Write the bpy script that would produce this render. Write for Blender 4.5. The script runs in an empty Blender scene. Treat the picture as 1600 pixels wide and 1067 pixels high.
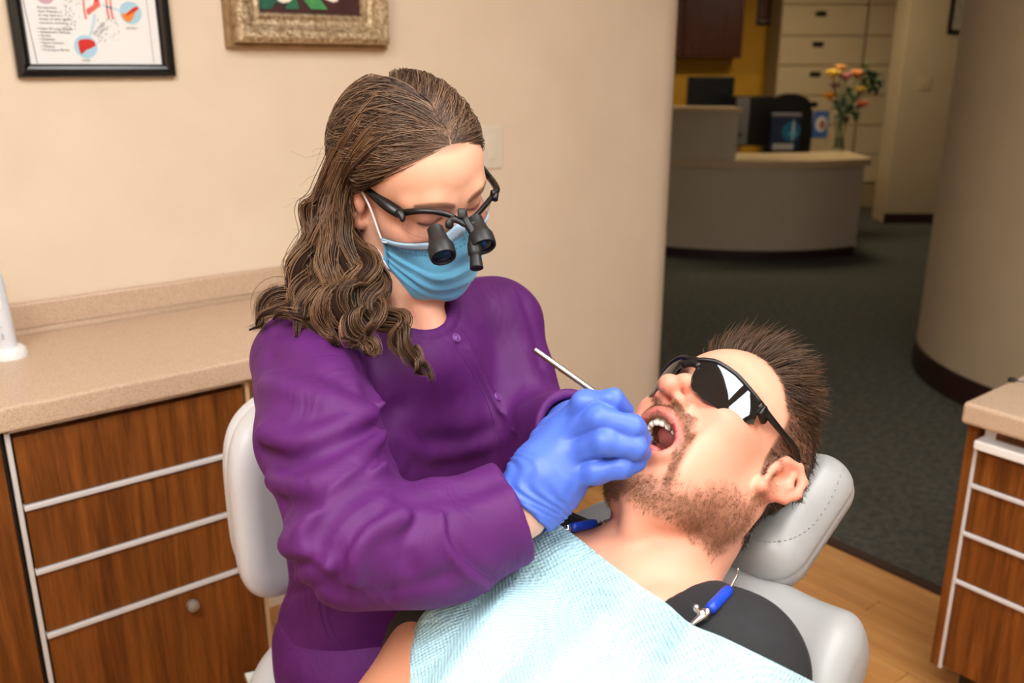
import bpy, bmesh, math, random
import numpy as np
from mathutils import Matrix, Vector

# ------------------------------------------------------------------ camera, world, exposure
SC = bpy.context.scene
COL = SC.collection
F = 1390.0                                    # focal length in pixels of the 1600 x 1067 frame
TH = math.atan(428.5 / F); PH = math.radians(51.8); CAMH = 1.42
FW = np.array([math.cos(PH) * math.cos(TH), math.sin(PH) * math.cos(TH), -math.sin(TH)])
RT = np.array([math.sin(PH), -math.cos(PH), 0.0])
UP = np.cross(RT, FW)
CO = np.array([0.0, 0.0, CAMH])
cam_data = bpy.data.cameras.new('camera')
cam = bpy.data.objects.new('camera', cam_data); COL.objects.link(cam)
cam_data.sensor_width = 36.0; cam_data.sensor_fit = 'HORIZONTAL'
cam_data.lens = F / 1600 * 36.0
cam_data.clip_start = 0.02; cam_data.clip_end = 60
cam.matrix_world = Matrix(((RT[0], UP[0], -FW[0], 0), (RT[1], UP[1], -FW[1], 0), (RT[2], UP[2], -FW[2], CAMH), (0, 0, 0, 1)))
cam_data.dof.use_dof = True; cam_data.dof.focus_distance = 0.98; cam_data.dof.aperture_fstop = 5.0
SC.camera = cam

world = bpy.data.worlds.new('world'); SC.world = world; world.use_nodes = True
world.node_tree.nodes['Background'].inputs[0].default_value = (1.0, 0.99, 0.97, 1)
world.node_tree.nodes['Background'].inputs[1].default_value = 0.05
SC.view_settings.view_transform = 'Standard'
SC.view_settings.look = 'None'
SC.view_settings.gamma = 1.0
SC.view_settings.use_curve_mapping = False
SC.view_settings.exposure = 0.12
PANEL_LIGHT = 12.6          # emission of the operatory ceiling panels
HALL_LIGHT = 20.0            # emission of the reception ceiling panels

def area_light(name, loc, target, size, size_y, watts, color):
    l = bpy.data.lights.new(name, 'AREA'); l.shape = 'RECTANGLE'; l.size = size; l.size_y = size_y
    l.energy = watts; l.color = color
    o = bpy.data.objects.new(name, l); COL.objects.link(o)
    o.location = loc
    o.rotation_euler = (Vector(target) - Vector(loc)).to_track_quat('-Z', 'Y').to_euler()
    return o
# photographer's soft box: stands behind and above the camera
area_light('soft_box', (-0.55, 0.25, 2.4), (0.75, 0.95, 0.95), 0.7, 0.7, 14, (0.985, 0.985, 0.98))

# ------------------------------------------------------------------ projection helpers (image measurements -> places in the room)
def ray(x, y): return FW + RT * ((x - 800) / F) - UP * ((y - 533.5) / F)
def at(x, y, d): return CO + ray(x, y) * d
def onz(x, y, z): r = ray(x, y); return CO + r * ((z - CAMH) / r[2])
def ony(x, y, Y): r = ray(x, y); return CO + r * (Y / r[1])
def onx(x, y, X): r = ray(x, y); return CO + r * (X / r[0])
A = lambda *v: np.array(v, dtype=np.float64)
rng = np.random.default_rng(7)
random.seed(7)

# ------------------------------------------------------------------ object helpers
def setp(o, label=None, cat=None, group=None, kind=None):
    if label: o['label'] = label
    if cat: o['category'] = cat
    if group: o['group'] = group
    if kind: o['kind'] = kind
    return o
def empty(name, loc=(0, 0, 0), label=None, cat=None, group=None):
    o = bpy.data.objects.new(name, None); COL.objects.link(o)
    o.location = tuple(float(c) for c in loc); o.empty_display_size = 0.05
    return setp(o, label, cat, group)
def link(name, me, mat, parent=None):
    o = bpy.data.objects.new(name, me); COL.objects.link(o)
    if mat is not None: me.materials.append(mat)
    if parent is not None:
        o.parent = parent
        w = Vector((0, 0, 0)); p = parent
        while p is not None: w += p.location; p = p.parent
        o.location = -w                       # meshes are given in world coordinates; parents are never rotated
    return o
def mesh(name, V, Fc, mat, parent=None, smooth=True, col=None):
    V = np.asarray(V, dtype=np.float32)
    me = bpy.data.meshes.new(name)
    if isinstance(Fc, np.ndarray):
        k = Fc.shape[1]; nf = len(Fc)
        me.vertices.add(len(V)); me.vertices.foreach_set('co', V.ravel())
        me.loops.add(nf * k); me.loops.foreach_set('vertex_index', Fc.astype(np.int32).ravel())
        me.polygons.add(nf); me.polygons.foreach_set('loop_start', np.arange(0, nf * k, k, dtype=np.int32))
        me.polygons.foreach_set('loop_total', np.full(nf, k, dtype=np.int32))
        me.update(calc_edges=True)
    else:
        me.from_pydata([tuple(map(float, v)) for v in V], [], Fc); me.update()
    if smooth: me.polygons.foreach_set('use_smooth', np.ones(len(me.polygons), dtype=bool))
    if col is not None:
        ca = me.color_attributes.new('Col', 'FLOAT_COLOR', 'POINT')
        c4 = np.ones((len(V), 4), dtype=np.float32); c4[:, :3] = col
        ca.data.foreach_set('color', c4.ravel())
    return link(name, me, mat, parent)
def join(parts):
    Vs, Fs, n = [], [], 0
    for V, Fc in parts:
        Vs.append(np.asarray(V, float)); Fs += [tuple(int(i) + n for i in f) for f in Fc]; n += len(V)
    return np.vstack(Vs), Fs
def box_geo(lo, hi, bev=0.0, seg=2):
    bm = bmesh.new(); bmesh.ops.create_cube(bm, size=1.0)
    lo = np.array(lo, float); hi = np.array(hi, float)
    for v in bm.verts: v.co = Vector(lo + (np.array(v.co) + 0.5) * (hi - lo))
    if bev > 0: bmesh.ops.bevel(bm, geom=list(bm.edges), offset=bev, segments=seg, affect='EDGES', profile=0.5)
    V = [tuple(v.co) for v in bm.verts]; bm.verts.index_update()
    Fc = [tuple(v.index for v in f.verts) for f in bm.faces]; bm.free()
    return np.array(V), Fc
def box(name, lo, hi, mat, parent=None, bev=0.002, seg=2, smooth=False):
    V, Fc = box_geo(lo, hi, bev, seg)
    o = mesh(name, V, Fc, mat, parent, smooth=False)
    return o
def rotate_geo(V, R, c=(0, 0, 0)): return (np.asarray(V) - c) @ np.asarray(R).T + c
def catmull(pts, n):
    pts = np.asarray(pts, float)
    if len(pts) == 2: return pts[0] + (pts[1] - pts[0]) * np.linspace(0, 1, n)[:, None]
    p = np.vstack([2 * pts[0] - pts[1], pts, 2 * pts[-1] - pts[-2]])
    t = np.linspace(0, len(pts) - 1 - 1e-9, n); i = t.astype(int); u = (t - i)[:, None]
    a, b, c, d = p[i], p[i + 1], p[i + 2], p[i + 3]
    return 0.5 * (2 * b + (c - a) * u + (2 * a - 5 * b + 4 * c - d) * u ** 2 + (3 * b - a - 3 * c + d) * u ** 3)
def unit(v): v = np.asarray(v, float); return v / (np.linalg.norm(v, axis=-1, keepdims=True) + 1e-12)
def tube_geo(pts, r, sides=8, cap=True, sx=1.0, ref=None):
    pts = np.asarray(pts, float); n = len(pts)
    r = np.broadcast_to(np.asarray(r, float), (n,))
    T = unit(np.gradient(pts, axis=0))
    N = np.cross(T[0], ref if ref is not None else (0.31, 0.52, 0.79)); N = unit(N)
    V = []
    for i in range(n):
        N = unit(N - T[i] * (N @ T[i])); B = np.cross(T[i], N)
        for k in range(sides):
            a = 2 * math.pi * k / sides
            V.append(pts[i] + (N * math.cos(a) * sx + B * math.sin(a)) * r[i])
    Fc = []
    for i in range(n - 1):
        for k in range(sides):
            k2 = (k + 1) % sides
            Fc.append((i * sides + k, i * sides + k2, (i + 1) * sides + k2, (i + 1) * sides + k))
    if cap:
        Fc.append(tuple(range(sides))[::-1]); Fc.append(tuple((n - 1) * sides + k for k in range(sides)))
    return np.array(V), Fc
def tube(name, pts, r, mat, parent=None, sides=8, **kw):
    V, Fc = tube_geo(pts, r, sides, **kw); return mesh(name, V, Fc, mat, parent)
def lathe_geo(profile, origin, axis=(0, 0, 1), seg=24, cap=True):
    ax = unit(axis); n = unit(np.cross(ax, (0.2, 0.9, 0.37) if abs(ax[1]) < .8 else (1, 0, 0))); b = np.cross(ax, n)
    o = np.asarray(origin, float); V, Fc = [], []
    for r, h in profile:
        for k in range(seg):
            a = 2 * math.pi * k / seg
            V.append(o + ax * h + (n * math.cos(a) + b * math.sin(a)) * r)
    for i in range(len(profile) - 1):
        for k in range(seg):
            k2 = (k + 1) % seg
            Fc.append((i * seg + k, i * seg + k2, (i + 1) * seg + k2, (i + 1) * seg + k))
    if cap:
        Fc.append(tuple(range(seg))[::-1]); Fc.append(tuple((len(profile) - 1) * seg + k for k in range(seg)))
    return np.array(V), Fc
def autosmooth(o, ang=35):
    me = o.data; a = math.radians(ang)
    bm = bmesh.new(); bm.from_mesh(me)
    for e in bm.edges: e.smooth = not (len(e.link_faces) == 2 and e.calc_face_angle(0) > a)
    bm.to_mesh(me); bm.free()
    return o
def lathe(name, profile, origin, axis, mat, parent=None, seg=24):
    V, Fc = lathe_geo(profile, origin, axis, seg)
    return autosmooth(mesh(name, V, Fc, mat, parent))
def prism_geo(poly, z0, z1):
    n = len(poly); V = [(p[0], p[1], z0) for p in poly] + [(p[0], p[1], z1) for p in poly]
    Fc = [tuple(range(n))[::-1], tuple(range(n, 2 * n))]
    for i in range(n): j = (i + 1) % n; Fc.append((i, j, n + j, n + i))
    return np.array(V, float), Fc
def fix_normals(o):
    bm = bmesh.new(); bm.from_mesh(o.data); bmesh.ops.recalc_face_normals(bm, faces=bm.faces); bm.to_mesh(o.data); bm.free(); return o

# ------------------------------------------------------------------ materials
def srgb(r, g, b):
    f = lambda c: (c / 255 / 12.92) if c / 255 <= 0.04045 else ((c / 255 + 0.055) / 1.055) ** 2.4
    return (f(r), f(g), f(b), 1.0)
class MatB:
    def __init__(s, name):
        s.m = bpy.data.materials.new(name); s.m.use_nodes = True
        s.nt = s.m.node_tree; s.b = s.nt.nodes['Principled BSDF']
    def n(s, t, **kw):
        x = s.nt.nodes.new(t)
        for k, v in kw.items(): setattr(x, k, v)
        return x
    def l(s, a, b): s.nt.links.new(a, b)
    def set(s, **kw):
        for k, v in kw.items(): s.b.inputs[k.replace('_', ' ')].default_value = v
        return s
    def coords(s, scale=(1, 1, 1), kind='Object', rot=(0, 0, 0)):
        tc = s.n('ShaderNodeTexCoord'); mp = s.n('ShaderNodeMapping')
        mp.inputs['Scale'].default_value = scale; mp.inputs['Rotation'].default_value = rot
        s.l(tc.outputs[kind], mp.inputs['Vector']); return mp.outputs['Vector']
    def noise(s, vec, scale, detail=4, rough=0.5, dist=0.0):
        x = s.n('ShaderNodeTexNoise'); x.inputs['Scale'].default_value = scale; x.inputs['Detail'].default_value = detail
        x.inputs['Roughness'].default_value = rough; x.inputs['Distortion'].default_value = dist
        s.l(vec, x.inputs['Vector']); return x.outputs['Fac']
    def ramp(s, fac, stops):
        r = s.n('ShaderNodeValToRGB'); e = r.color_ramp.elements
        while len(e) < len(stops): e.new(0.5)
        for i, (p, c) in enumerate(stops): e[i].position = p; e[i].color = c
        s.l(fac, r.inputs['Fac']); return r.outputs['Color']
    def bump(s, h, strength=0.2, dist=0.002):
        b = s.n('ShaderNodeBump'); b.inputs['Strength'].default_value = strength; b.inputs['Distance'].default_value = dist
        s.l(h, b.inputs['Height']); s.l(b.outputs['Normal'], s.b.inputs['Normal']); return s
    def base(s, c): s.l(c, s.b.inputs['Base Color']); return s
def flat(name, col, rough=0.5, metal=0.0, **kw):
    m = MatB(name); m.set(Base_Color=col, Roughness=rough, Metallic=metal, **kw); return m.m
def mottled(name, c1, c2, scale, rough=0.5, bump=0.0, bscale=None, bdist=0.001, detail=4, stretch=(1, 1, 1), metal=0.0, **kw):
    m = MatB(name); m.set(Roughness=rough, Metallic=metal, **kw); v = m.coords(stretch)
    m.base(m.ramp(m.noise(v, scale, detail), [(0.3, c1), (0.7, c2)]))
    if bump: m.bump(m.noise(v, bscale or scale, 3), bump, bdist)
    return m.m
def emit(name, col, strength):
    m = MatB(name); m.set(Base_Color=(0.8, 0.8, 0.8, 1), Emission_Color=col, Emission_Strength=strength); return m.m
M = {}
M['wall'] = mottled('cream_paint', srgb(224, 206, 182), srgb(229, 212, 189), 6, 0.75, 0.12, 260, 0.0006)
M['hallwall'] = mottled('beige_paint', srgb(190, 170, 138), srgb(196, 176, 144), 5, 0.8, 0.1, 200, 0.0006)
M['yellow'] = mottled('mustard_paint', srgb(222, 165, 40), srgb(228, 172, 48), 5, 0.75)
M['ceiling'] = mottled('ceiling_tile', srgb(228, 226, 220), srgb(236, 234, 228), 90, 0.9)
M['basebd'] = flat('dark_vinyl_base', srgb(48, 22, 18), 0.5)
def wood(name, dark, mid, light, stretch, rough=0.38, scale=9):
    m = MatB(name); m.set(Roughness=rough, Specular_IOR_Level=0.35)
    v = m.coords(stretch)
    w = m.noise(v, scale, 6, 0.62, 0.6); f = m.noise(v, scale * 7, 3, 0.6)
    mx = m.n('ShaderNodeMath', operation='MULTIPLY_ADD'); mx.inputs[1].default_value = 0.35
    m.l(f, mx.inputs[0]); m.l(w, mx.inputs[2])
    m.base(m.ramp(mx.outputs[0], [(0.38, dark), (0.62, mid), (0.9, light)]))
    m.bump(f, 0.06, 0.0006); return m.m
M['walnut'] = wood('walnut_veneer', srgb(58, 28, 8), srgb(106, 58, 18), srgb(142, 84, 32), (5.5, 5.5, 0.26))
M['cherry'] = wood('cherry_veneer', srgb(54, 20, 5), srgb(78, 30, 8), srgb(94, 42, 12), (3, 3, 0.3))
M['floorwood'] = wood('oak_plank', srgb(168, 116, 62), srgb(196, 140, 80), srgb(210, 158, 98), (3, .35, 3), 0.4)
def stone(name):
    m = MatB(name); m.set(Roughness=0.32, Specular_IOR_Level=0.4)
    v = m.coords()
    c = m.ramp(m.noise(v, 420, 2, 0.8), [(0.32, srgb(160, 132, 108)), (0.46, srgb(196, 170, 144)), (0.62, srgb(204, 180, 155)), (0.75, srgb(222, 202, 182))])
    m.base(c); return m.m
M['stone'] = stone('speckled_solid_surface')
M['alu'] = flat('satin_aluminium', srgb(218, 218, 218), 0.42, 0.2)
M['carpet'] = None
def carpet():
    m = MatB('fleck_carpet'); m.set(Roughness=0.95, Specular_IOR_Level=0.1); v = m.coords()
    m.base(m.ramp(m.noise(v, 34, 5, 0.75), [(0.3, srgb(62, 65, 60)), (0.5, srgb(84, 85, 79)), (0.62, srgb(98, 93, 84)), (0.72, srgb(116, 92, 80))]))
    m.bump(m.noise(v, 300, 2), 0.5, 0.004); return m.m
M['carpet'] = carpet()
M['black'] = flat('black_plastic', srgb(11, 11, 12), 0.36)
M['blackgloss'] = flat('black_lacquer', srgb(14, 14, 15), 0.22)
M['white'] = flat('white_plastic', srgb(238, 238, 238), 0.35)
M['chrome'] = flat('chrome', srgb(210, 210, 212), 0.14, 1.0)
M['steel'] = flat('brushed_steel', srgb(150, 146, 142), 0.3, 1.0)
M['paper'] = flat('print_paper', srgb(236, 238, 238), 0.55)
M['ink'] = flat('grey_ink', srgb(90, 92, 96), 0.6)
M['greyvinyl'] = mottled('grey_vinyl', srgb(146, 147, 147), srgb(153, 154, 154), 12, 0.36, 0.15, 420, 0.0005)
M['whitevinyl'] = mottled('pale_vinyl', srgb(208, 209, 212), srgb(214, 215, 218), 12, 0.36, 0.12, 420, 0.0005)
def attr_mat(name, rough, sub=0.0, bump=0.0, bscale=600, bdist=0.0004, spec=0.4, **kw):
    m = MatB(name); m.set(Roughness=rough, Specular_IOR_Level=spec, **kw)
    a = m.n('ShaderNodeAttribute', attribute_name='Col')
    m.base(a.outputs['Color'])
    if sub:
        m.set(Subsurface_Weight=sub, Subsurface_Scale=0.006); m.b.inputs['Subsurface Radius'].default_value = (1.0, 0.35, 0.2)
    if bump: m.bump(m.noise(m.coords(), bscale, 3), bump, bdist)
    return m.m
M['skin'] = attr_mat('skin', 0.48, 0.12, 0.25, 700, 0.0004)
M['hair'] = attr_mat('hair_strands', 0.38, spec=0.45)
M['attr'] = attr_mat('painted', 0.5)
# ------------------------------------------------------------------ signed-distance modelling for organic shapes
def smin(a, b, k): h = np.maximum(k - np.abs(a - b), 0) / k; return np.minimum(a, b) - h * h * k * 0.25
def smax(a, b, k): return -smin(-a, -b, k)
def ell(P, c, r, R=None):
    q = P - np.asarray(c, np.float32)
    if R is not None: q = q @ np.asarray(R, np.float32)
    r = np.asarray(r, np.float32)
    k0 = np.sqrt(((q / r) ** 2).sum(-1)) ; k1 = np.sqrt(((q / (r * r)) ** 2).sum(-1)) + 1e-9
    return k0 * (k0 - 1) / k1
def cap(P, a, b, ra, rb=None):
    rb = ra if rb is None else rb
    a = np.asarray(a, np.float32); ba = np.asarray(b, np.float32) - a
    pa = P - a; h = np.clip(pa @ ba / max(float(ba @ ba), 1e-12), 0, 1)
    q = pa - h[..., None] * ba
    return np.sqrt((q * q).sum(-1)) - (ra + (rb - ra) * h)
def chain(P, pts, rs, k=0.01):
    d = None
    for i in range(len(pts) - 1):
        e = cap(P, pts[i], pts[i + 1], rs[i], rs[i + 1]); d = e if d is None else smin(d, e, k)
    return d
def rbox(P, c, half, R, rad):
    q = (P - np.asarray(c, np.float32)) @ np.asarray(R, np.float32)
    q = np.abs(q) - (np.asarray(half, np.float32) - rad)
    return np.sqrt((np.maximum(q, 0) ** 2).sum(-1)) + np.minimum(q.max(-1), 0) - rad
def polydist(P, pts):
    d = None
    for i in range(len(pts) - 1):
        e = cap(P, pts[i], pts[i + 1], 0.0); d = e if d is None else np.minimum(d, e)
    return d
def surf(f, lo, hi, h, B=10, lip=1.5):
    lo = np.asarray(lo, float); hi = np.asarray(hi, float)
    nb = np.maximum(np.ceil((hi - lo) / (h * B)).astype(int), 1); n = nb * B
    D = np.empty(tuple(n), np.float32)
    g = [np.arange(k) for k in nb]
    bi = np.stack(np.meshgrid(*g, indexing='ij'), -1).reshape(-1, 3)
    c = (lo + (bi + 0.5) * B * h - 0.5 * h).astype(np.float32)
    dc = np.concatenate([f(c[i:i + 200000]) for i in range(0, len(c), 200000)])
    act = np.abs(dc) < 0.5 * B * h * math.sqrt(3) * lip + h
    D6 = D.reshape(nb[0], B, nb[1], B, nb[2], B)
    sg = np.where(dc < 0, -1.0, 1.0).astype(np.float32).reshape(tuple(nb))
    D6[:] = sg[:, None, :, None, :, None]
    off = np.stack(np.meshgrid(*[np.arange(B)] * 3, indexing='ij'), -1).reshape(-1, 3)
    ids = bi[act]; step = max(1, 300000 // B ** 3)
    for s in range(0, len(ids), step):
        b = ids[s:s + step]
        P = (lo + (b[:, None, :] * B + off[None]) * h).astype(np.float32)
        v = f(P.reshape(-1, 3)).reshape(len(b), B, B, B)
        for j in range(len(b)): D6[b[j, 0], :, b[j, 1], :, b[j, 2], :] = v[j]
    s = D < 0
    m = np.zeros(tuple(n - 1), np.uint8)
    for i in (0, 1):
        for j in (0, 1):
            for k in (0, 1): m += s[i:n[0] - 1 + i, j:n[1] - 1 + j, k:n[2] - 1 + k]
    cells = np.argwhere((m > 0) & (m < 8))
    idx = np.full(tuple(n - 1), -1, np.int32); idx[cells[:, 0], cells[:, 1], cells[:, 2]] = np.arange(len(cells))
    cor = np.array([[i, j, k] for i in (0, 1) for j in (0, 1) for k in (0, 1)])
    val = np.stack([D[cells[:, 0] + a, cells[:, 1] + b, cells[:, 2] + c_] for a, b, c_ in cor], -1)
    acc = np.zeros((len(cells), 3)); cnt = np.zeros(len(cells))
    for p in range(8):
        for q in range(p + 1, 8):
            if np.abs(cor[p] - cor[q]).sum() != 1: continue
            a, b = val[:, p], val[:, q]; x = (a < 0) != (b < 0)
            t = np.where(x, a / np.where(x, a - b, 1), 0)
            acc += np.where(x[:, None], cor[p] + (cor[q] - cor[p]) * t[:, None], 0); cnt += x
    V = lo + (cells + acc / cnt[:, None]) * h
    faces = []
    for ax in range(3):
        u, w = (ax + 1) % 3, (ax + 2) % 3
        sl0 = [slice(None)] * 3; sl1 = [slice(None)] * 3
        sl0[ax] = slice(0, n[ax] - 1); sl1[ax] = slice(1, n[ax])
        s0, s1 = s[tuple(sl0)], s[tuple(sl1)]
        e = np.argwhere(s0 != s1)
        ok = (e[:, u] > 0) & (e[:, w] > 0) & (e[:, u] < n[u] - 1) & (e[:, w] < n[w] - 1); e = e[ok]
        du = np.zeros(3, int); du[u] = 1; dw = np.zeros(3, int); dw[w] = 1
        q = [idx[tuple((e - x).T)] for x in (du + dw, dw, 0 * du, du)]
        Q = np.stack(q, -1); fl = ~s0[tuple(e.T)]
        Q[fl] = Q[fl][:, ::-1]; faces.append(Q)
    return V, np.vstack(faces)
def grad(f, P, e=0.0006):
    P = np.asarray(P, np.float32); g = np.zeros_like(P)
    for k in range(3):
        d = np.zeros(3, np.float32); d[k] = e; g[:, k] = f(P + d) - f(P - d)
    return unit(g)
def trace(f, o, dirs, t0=0.0, t1=2.5, n=90, safe=0.75):
    o = np.asarray(o, np.float32); dirs = np.asarray(dirs, np.float32)
    t = np.full(len(dirs), t0, np.float32); done = np.zeros(len(dirs), bool)
    best = np.full(len(dirs), 1e9, np.float32); tb = t.copy()
    for _ in range(n):
        d = f(o + dirs * t[:, None]); done |= d < 0.0004
        c = d < best; best = np.where(c, d, best); tb = np.where(c, t, tb)
        t = np.where(done, t, np.minimum(t + np.clip(d, 0.0003, .2) * safe, t1))
        if (done | (t >= t1)).all(): break
    return np.where(done, t, tb), done              # a ray that misses returns its closest approach
def pix(f, pts, t0=0.5, off=0.0):
    """points of a surface seen along image directions"""
    dr = np.array([ray(x, y) for x, y in pts]); L = np.linalg.norm(dr, axis=1, keepdims=True)
    t, ok = trace(f, np.tile(CO, (len(pts), 1)), dr / L, t0)
    return CO + dr / L * (t - off)[:, None], ok
def mix(c1, c2, w): return c1 + (np.asarray(c2) - c1) * w[:, None]
def sstep(a, b, x): t = np.clip((x - a) / (b - a), 0, 1); return t * t * (3 - 2 * t)
def lin(r, g, b): return np.array(srgb(r, g, b)[:3])
def vnoise(P, scale, seed=0):
    """cheap smooth pseudo noise"""
    r = np.random.default_rng(seed); o = np.zeros(len(P))
    for k in range(6):
        w = r.normal(size=3) * scale; o += np.sin(P @ w + r.uniform(0, 6.28))
    return o / 3.5
def strands(name, C, rad, mat, parent, col, sides=3):
    """C: (N,K,3) strand points; rad: (N,K) or (K,); col: (N,3) or (N,K,3)"""
    N, K, _ = C.shape
    T = unit(np.gradient(C, axis=1)); ref = unit(rng.normal(size=(N, 1, 3)))
    n1 = unit(np.cross(T, np.broadcast_to(ref, C.shape))); n2 = np.cross(T, n1)
    rad = np.broadcast_to(rad, (N, K))[..., None]
    ring = [C + (n1 * math.cos(a) + n2 * math.sin(a)) * rad for a in 2 * math.pi * np.arange(sides) / sides]
    V = np.stack(ring, 2).reshape(-1, 3)
    base = (np.arange(N)[:, None] * K + np.arange(K - 1)[None]).reshape(-1) * sides
    Fc = np.concatenate([np.stack([base + k, base + (k + 1) % sides, base + sides + (k + 1) % sides, base + sides + k], -1) for k in range(sides)])
    col = np.asarray(col)
    if col.ndim == 2: col = np.broadcast_to(col[:, None], (N, K, 3))
    cc = np.repeat(col.reshape(N * K, 3), sides, axis=0)
    return mesh(name, V, Fc, mat, parent, True, cc)
# ------------------------------------------------------------------ the room
def struct(o): o['kind'] = 'structure'; return o
WY = 2.08                                    # back wall plane
# back wall with a rounded free end
def wall_back():
    r = 0.15; xe = 2.262; poly = [(-2.3, WY + 2 * r), (-2.3, WY)]
    poly += [(xe + r * math.sin(a), WY + r - r * math.cos(a)) for a in np.linspace(0, math.pi, 26)]
    V, Fc = prism_geo(poly, 0, 2.6)
    return struct(autosmooth(fix_normals(mesh('wall_back', V, Fc, M['wall'])), 30))
WB = wall_back()
struct(box('wall_left', (-2.4, -2.2, 0), (-2.3, WY + 0.3, 2.6), M['wall'], bev=0))
struct(box('wall_front', (-2.4, -2.3, 0), (12, -2.2, 2.6), M['wall'], bev=0))
struct(box('ceiling', (-2.6, -2.4, 2.6), (13, 11, 2.7), M['ceiling'], bev=0))
# wood floor: planks running away from the back wall
fl = struct(box('floor', (-2.4, -2.3, -0.05), (2.30, WY + 0.3, -0.006), M['basebd'], bev=0))
def plank_mat():
    m = MatB('oak_planks'); m.set(Roughness=0.42, Specular_IOR_Level=0.35)
    v = m.coords((3.2, .3, 3)); oi = m.n('ShaderNodeObjectInfo')
    w = m.noise(v, 9, 6, .6, .4); f = m.noise(v, 60, 3, .6)
    a = m.n('ShaderNodeMath', operation='MULTIPLY_ADD'); a.inputs[1].default_value = 0.3; m.l(f, a.inputs[0]); m.l(w, a.inputs[2])
    b = m.n('ShaderNodeMath', operation='MULTIPLY_ADD'); b.inputs[1].default_value = 0.22; m.l(oi.outputs['Random'], b.inputs[0]); m.l(a.outputs[0], b.inputs[2])
    m.base(m.ramp(b.outputs[0], [(0.35, srgb(160, 108, 56)), (0.7, srgb(192, 136, 76)), (1.0, srgb(212, 160, 98))]))
    return m.m
PM = plank_mat(); pw, pl = 0.0765, 0.9
pv, pf = box_geo((0.0008, 0.0008, -0.006), (pw - 0.0008, pl - 0.0008, 0.0), 0.0012, 1)
pme = bpy.data.meshes.new('plank'); pme.from_pydata([tuple(v) for v in pv], [], pf); pme.materials.append(PM)
ix = 0; x = 2.295 - pw
while x > 0.2:                                # the strip of floor in and near view
    y = -0.9 - (ix * 0.37) % pl
    while y < WY - 0.001:
        o = bpy.data.objects.new('plank', pme); COL.objects.link(o); o.parent = fl; o.location = (x, y, 0); y += pl
    x -= pw; ix += 1
struct(box('floor_boards_rest', (-2.4, -2.3, -0.006), (x + pw, WY + 0.2, -0.0005), M['floorwood'], bev=0)).name = 'floor_rest'
struct(box('trim_1', (2.293, -2.2, -0.006), (2.335, WY + 0.02, 0.007), M['basebd'], bev=0.003))
struct(box('floor_carpet', (2.30, -2.3, -0.05), (12, 11, 0.0), M['carpet'], bev=0))
# baseboard along the back wall end
struct(box('baseboard_back', (1.2, WY - 0.008, 0), (2.262, WY, 0.11), M['basebd'], bev=0.002))
# curved wall to the right of the passage
def curved_wall():
    R = 0.98; c = A(4.27, 2.13) + R * A(0.446, -0.895)
    ang = np.linspace(0, 2 * math.pi, 97)[:-1]
    for nm, r0, z0, z1, mt in (('wall_curved', R - 0.012, 0, 2.6, M['hallwall']), ('baseboard_curved', R, 0, 0.125, M['basebd'])):
        V, Fc = prism_geo([(c[0] + r0 * math.cos(a), c[1] + r0 * math.sin(a)) for a in ang], z0, z1)
        struct(autosmooth(fix_normals(mesh(nm, V, Fc, mt)), 30))
curved_wall()
# reception frame: u to the right, v away from the camera
E1 = A(RT[0], RT[1]); E2 = unit(A(FW[0], FW[1]))
def uvz(px, py, d): p = at(px, py, d); return p[:2] @ E1, p[:2] @ E2, p[2]
def uv(u, v, z): return A(*(E1 * u + E2 * v), z)
RUV = np.array([[E1[0], E2[0], 0], [E1[1], E2[1], 0], [0, 0, 1]])
def ubox(name, lo, hi, mat, parent=None, bev=0.004, seg=2):
    V, Fc = box_geo(lo, hi, bev, seg); return mesh(name, V @ RUV.T, Fc, mat, parent, smooth=False)
struct(ubox('wall_far', (-3.5, 10.05, 0), (5.5, 10.15, 2.6), M['yellow'], bev=0))
struct(ubox('wall_far_right', (3.55, 8.45, 0), (7.5, 8.75, 2.6), M['hallwall'], bev=0))
struct(ubox('baseboard_far', (3.54, 8.43, 0), (7.5, 8.45, 0.09), M['basebd'], bev=0))
struct(box('wall_side', (-2.4, 10.8, 0), (13, 11, 2.6), M['hallwall'], bev=0))
struct(box('wall_end', (12, -2.4, 0), (12.1, 11, 2.6), M['hallwall'], bev=0))

# ceiling light panels
def panel(x, y, w, l, strength, label, group, colr):
    r = empty('ceiling_light', (x, y, 2.6), label, 'ceiling light', group)
    dm = emit('lit_diffuser', colr, strength)
    fr = [box_geo((x - w/2 - .03, y - l/2 - .03, 2.575), (x - w/2, y + l/2 + .03, 2.6)), box_geo((x + w/2, y - l/2 - .03, 2.575), (x + w/2 + .03, y + l/2 + .03, 2.6)),
          box_geo((x - w/2, y - l/2 - .03, 2.575), (x + w/2, y - l/2, 2.6)), box_geo((x - w/2, y + l/2, 2.575), (x + w/2, y + l/2 + .03, 2.6))]
    V, Fc = join(fr); mesh('frame', V, Fc, M['white'], r, smooth=False)
    box('diffuser', (x - w/2, y - l/2, 2.586), (x + w/2, y + l/2, 2.596), dm, r, bev=0)
WARM = (0.99, 0.982, 0.965, 1); 
for (x, y), w_ in zip(((-0.5, 0.1), (1.0, 0.1), (-0.5, -1.3), (1.0, -1.3)), ('nearest the toothbrush', 'nearest the patient\'s head', 'farthest from the passage', 'behind the right cabinet')):
    panel(x, y, 0.6, 1.15, PANEL_LIGHT, 'long white ceiling light panel ' + w_, 'operatory ceiling lights', WARM)
for (u, v, w_) in ((0.2, 7.4, 'the desk'), (2.6, 7.6, 'the vase')):
    p = uv(u, v, 0); panel(p[0], p[1], 0.6, 0.6, HALL_LIGHT, 'square warm ceiling light panel over ' + w_ + ' in the reception', 'reception ceiling lights', (1.0, 0.82, 0.55, 1))

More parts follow.
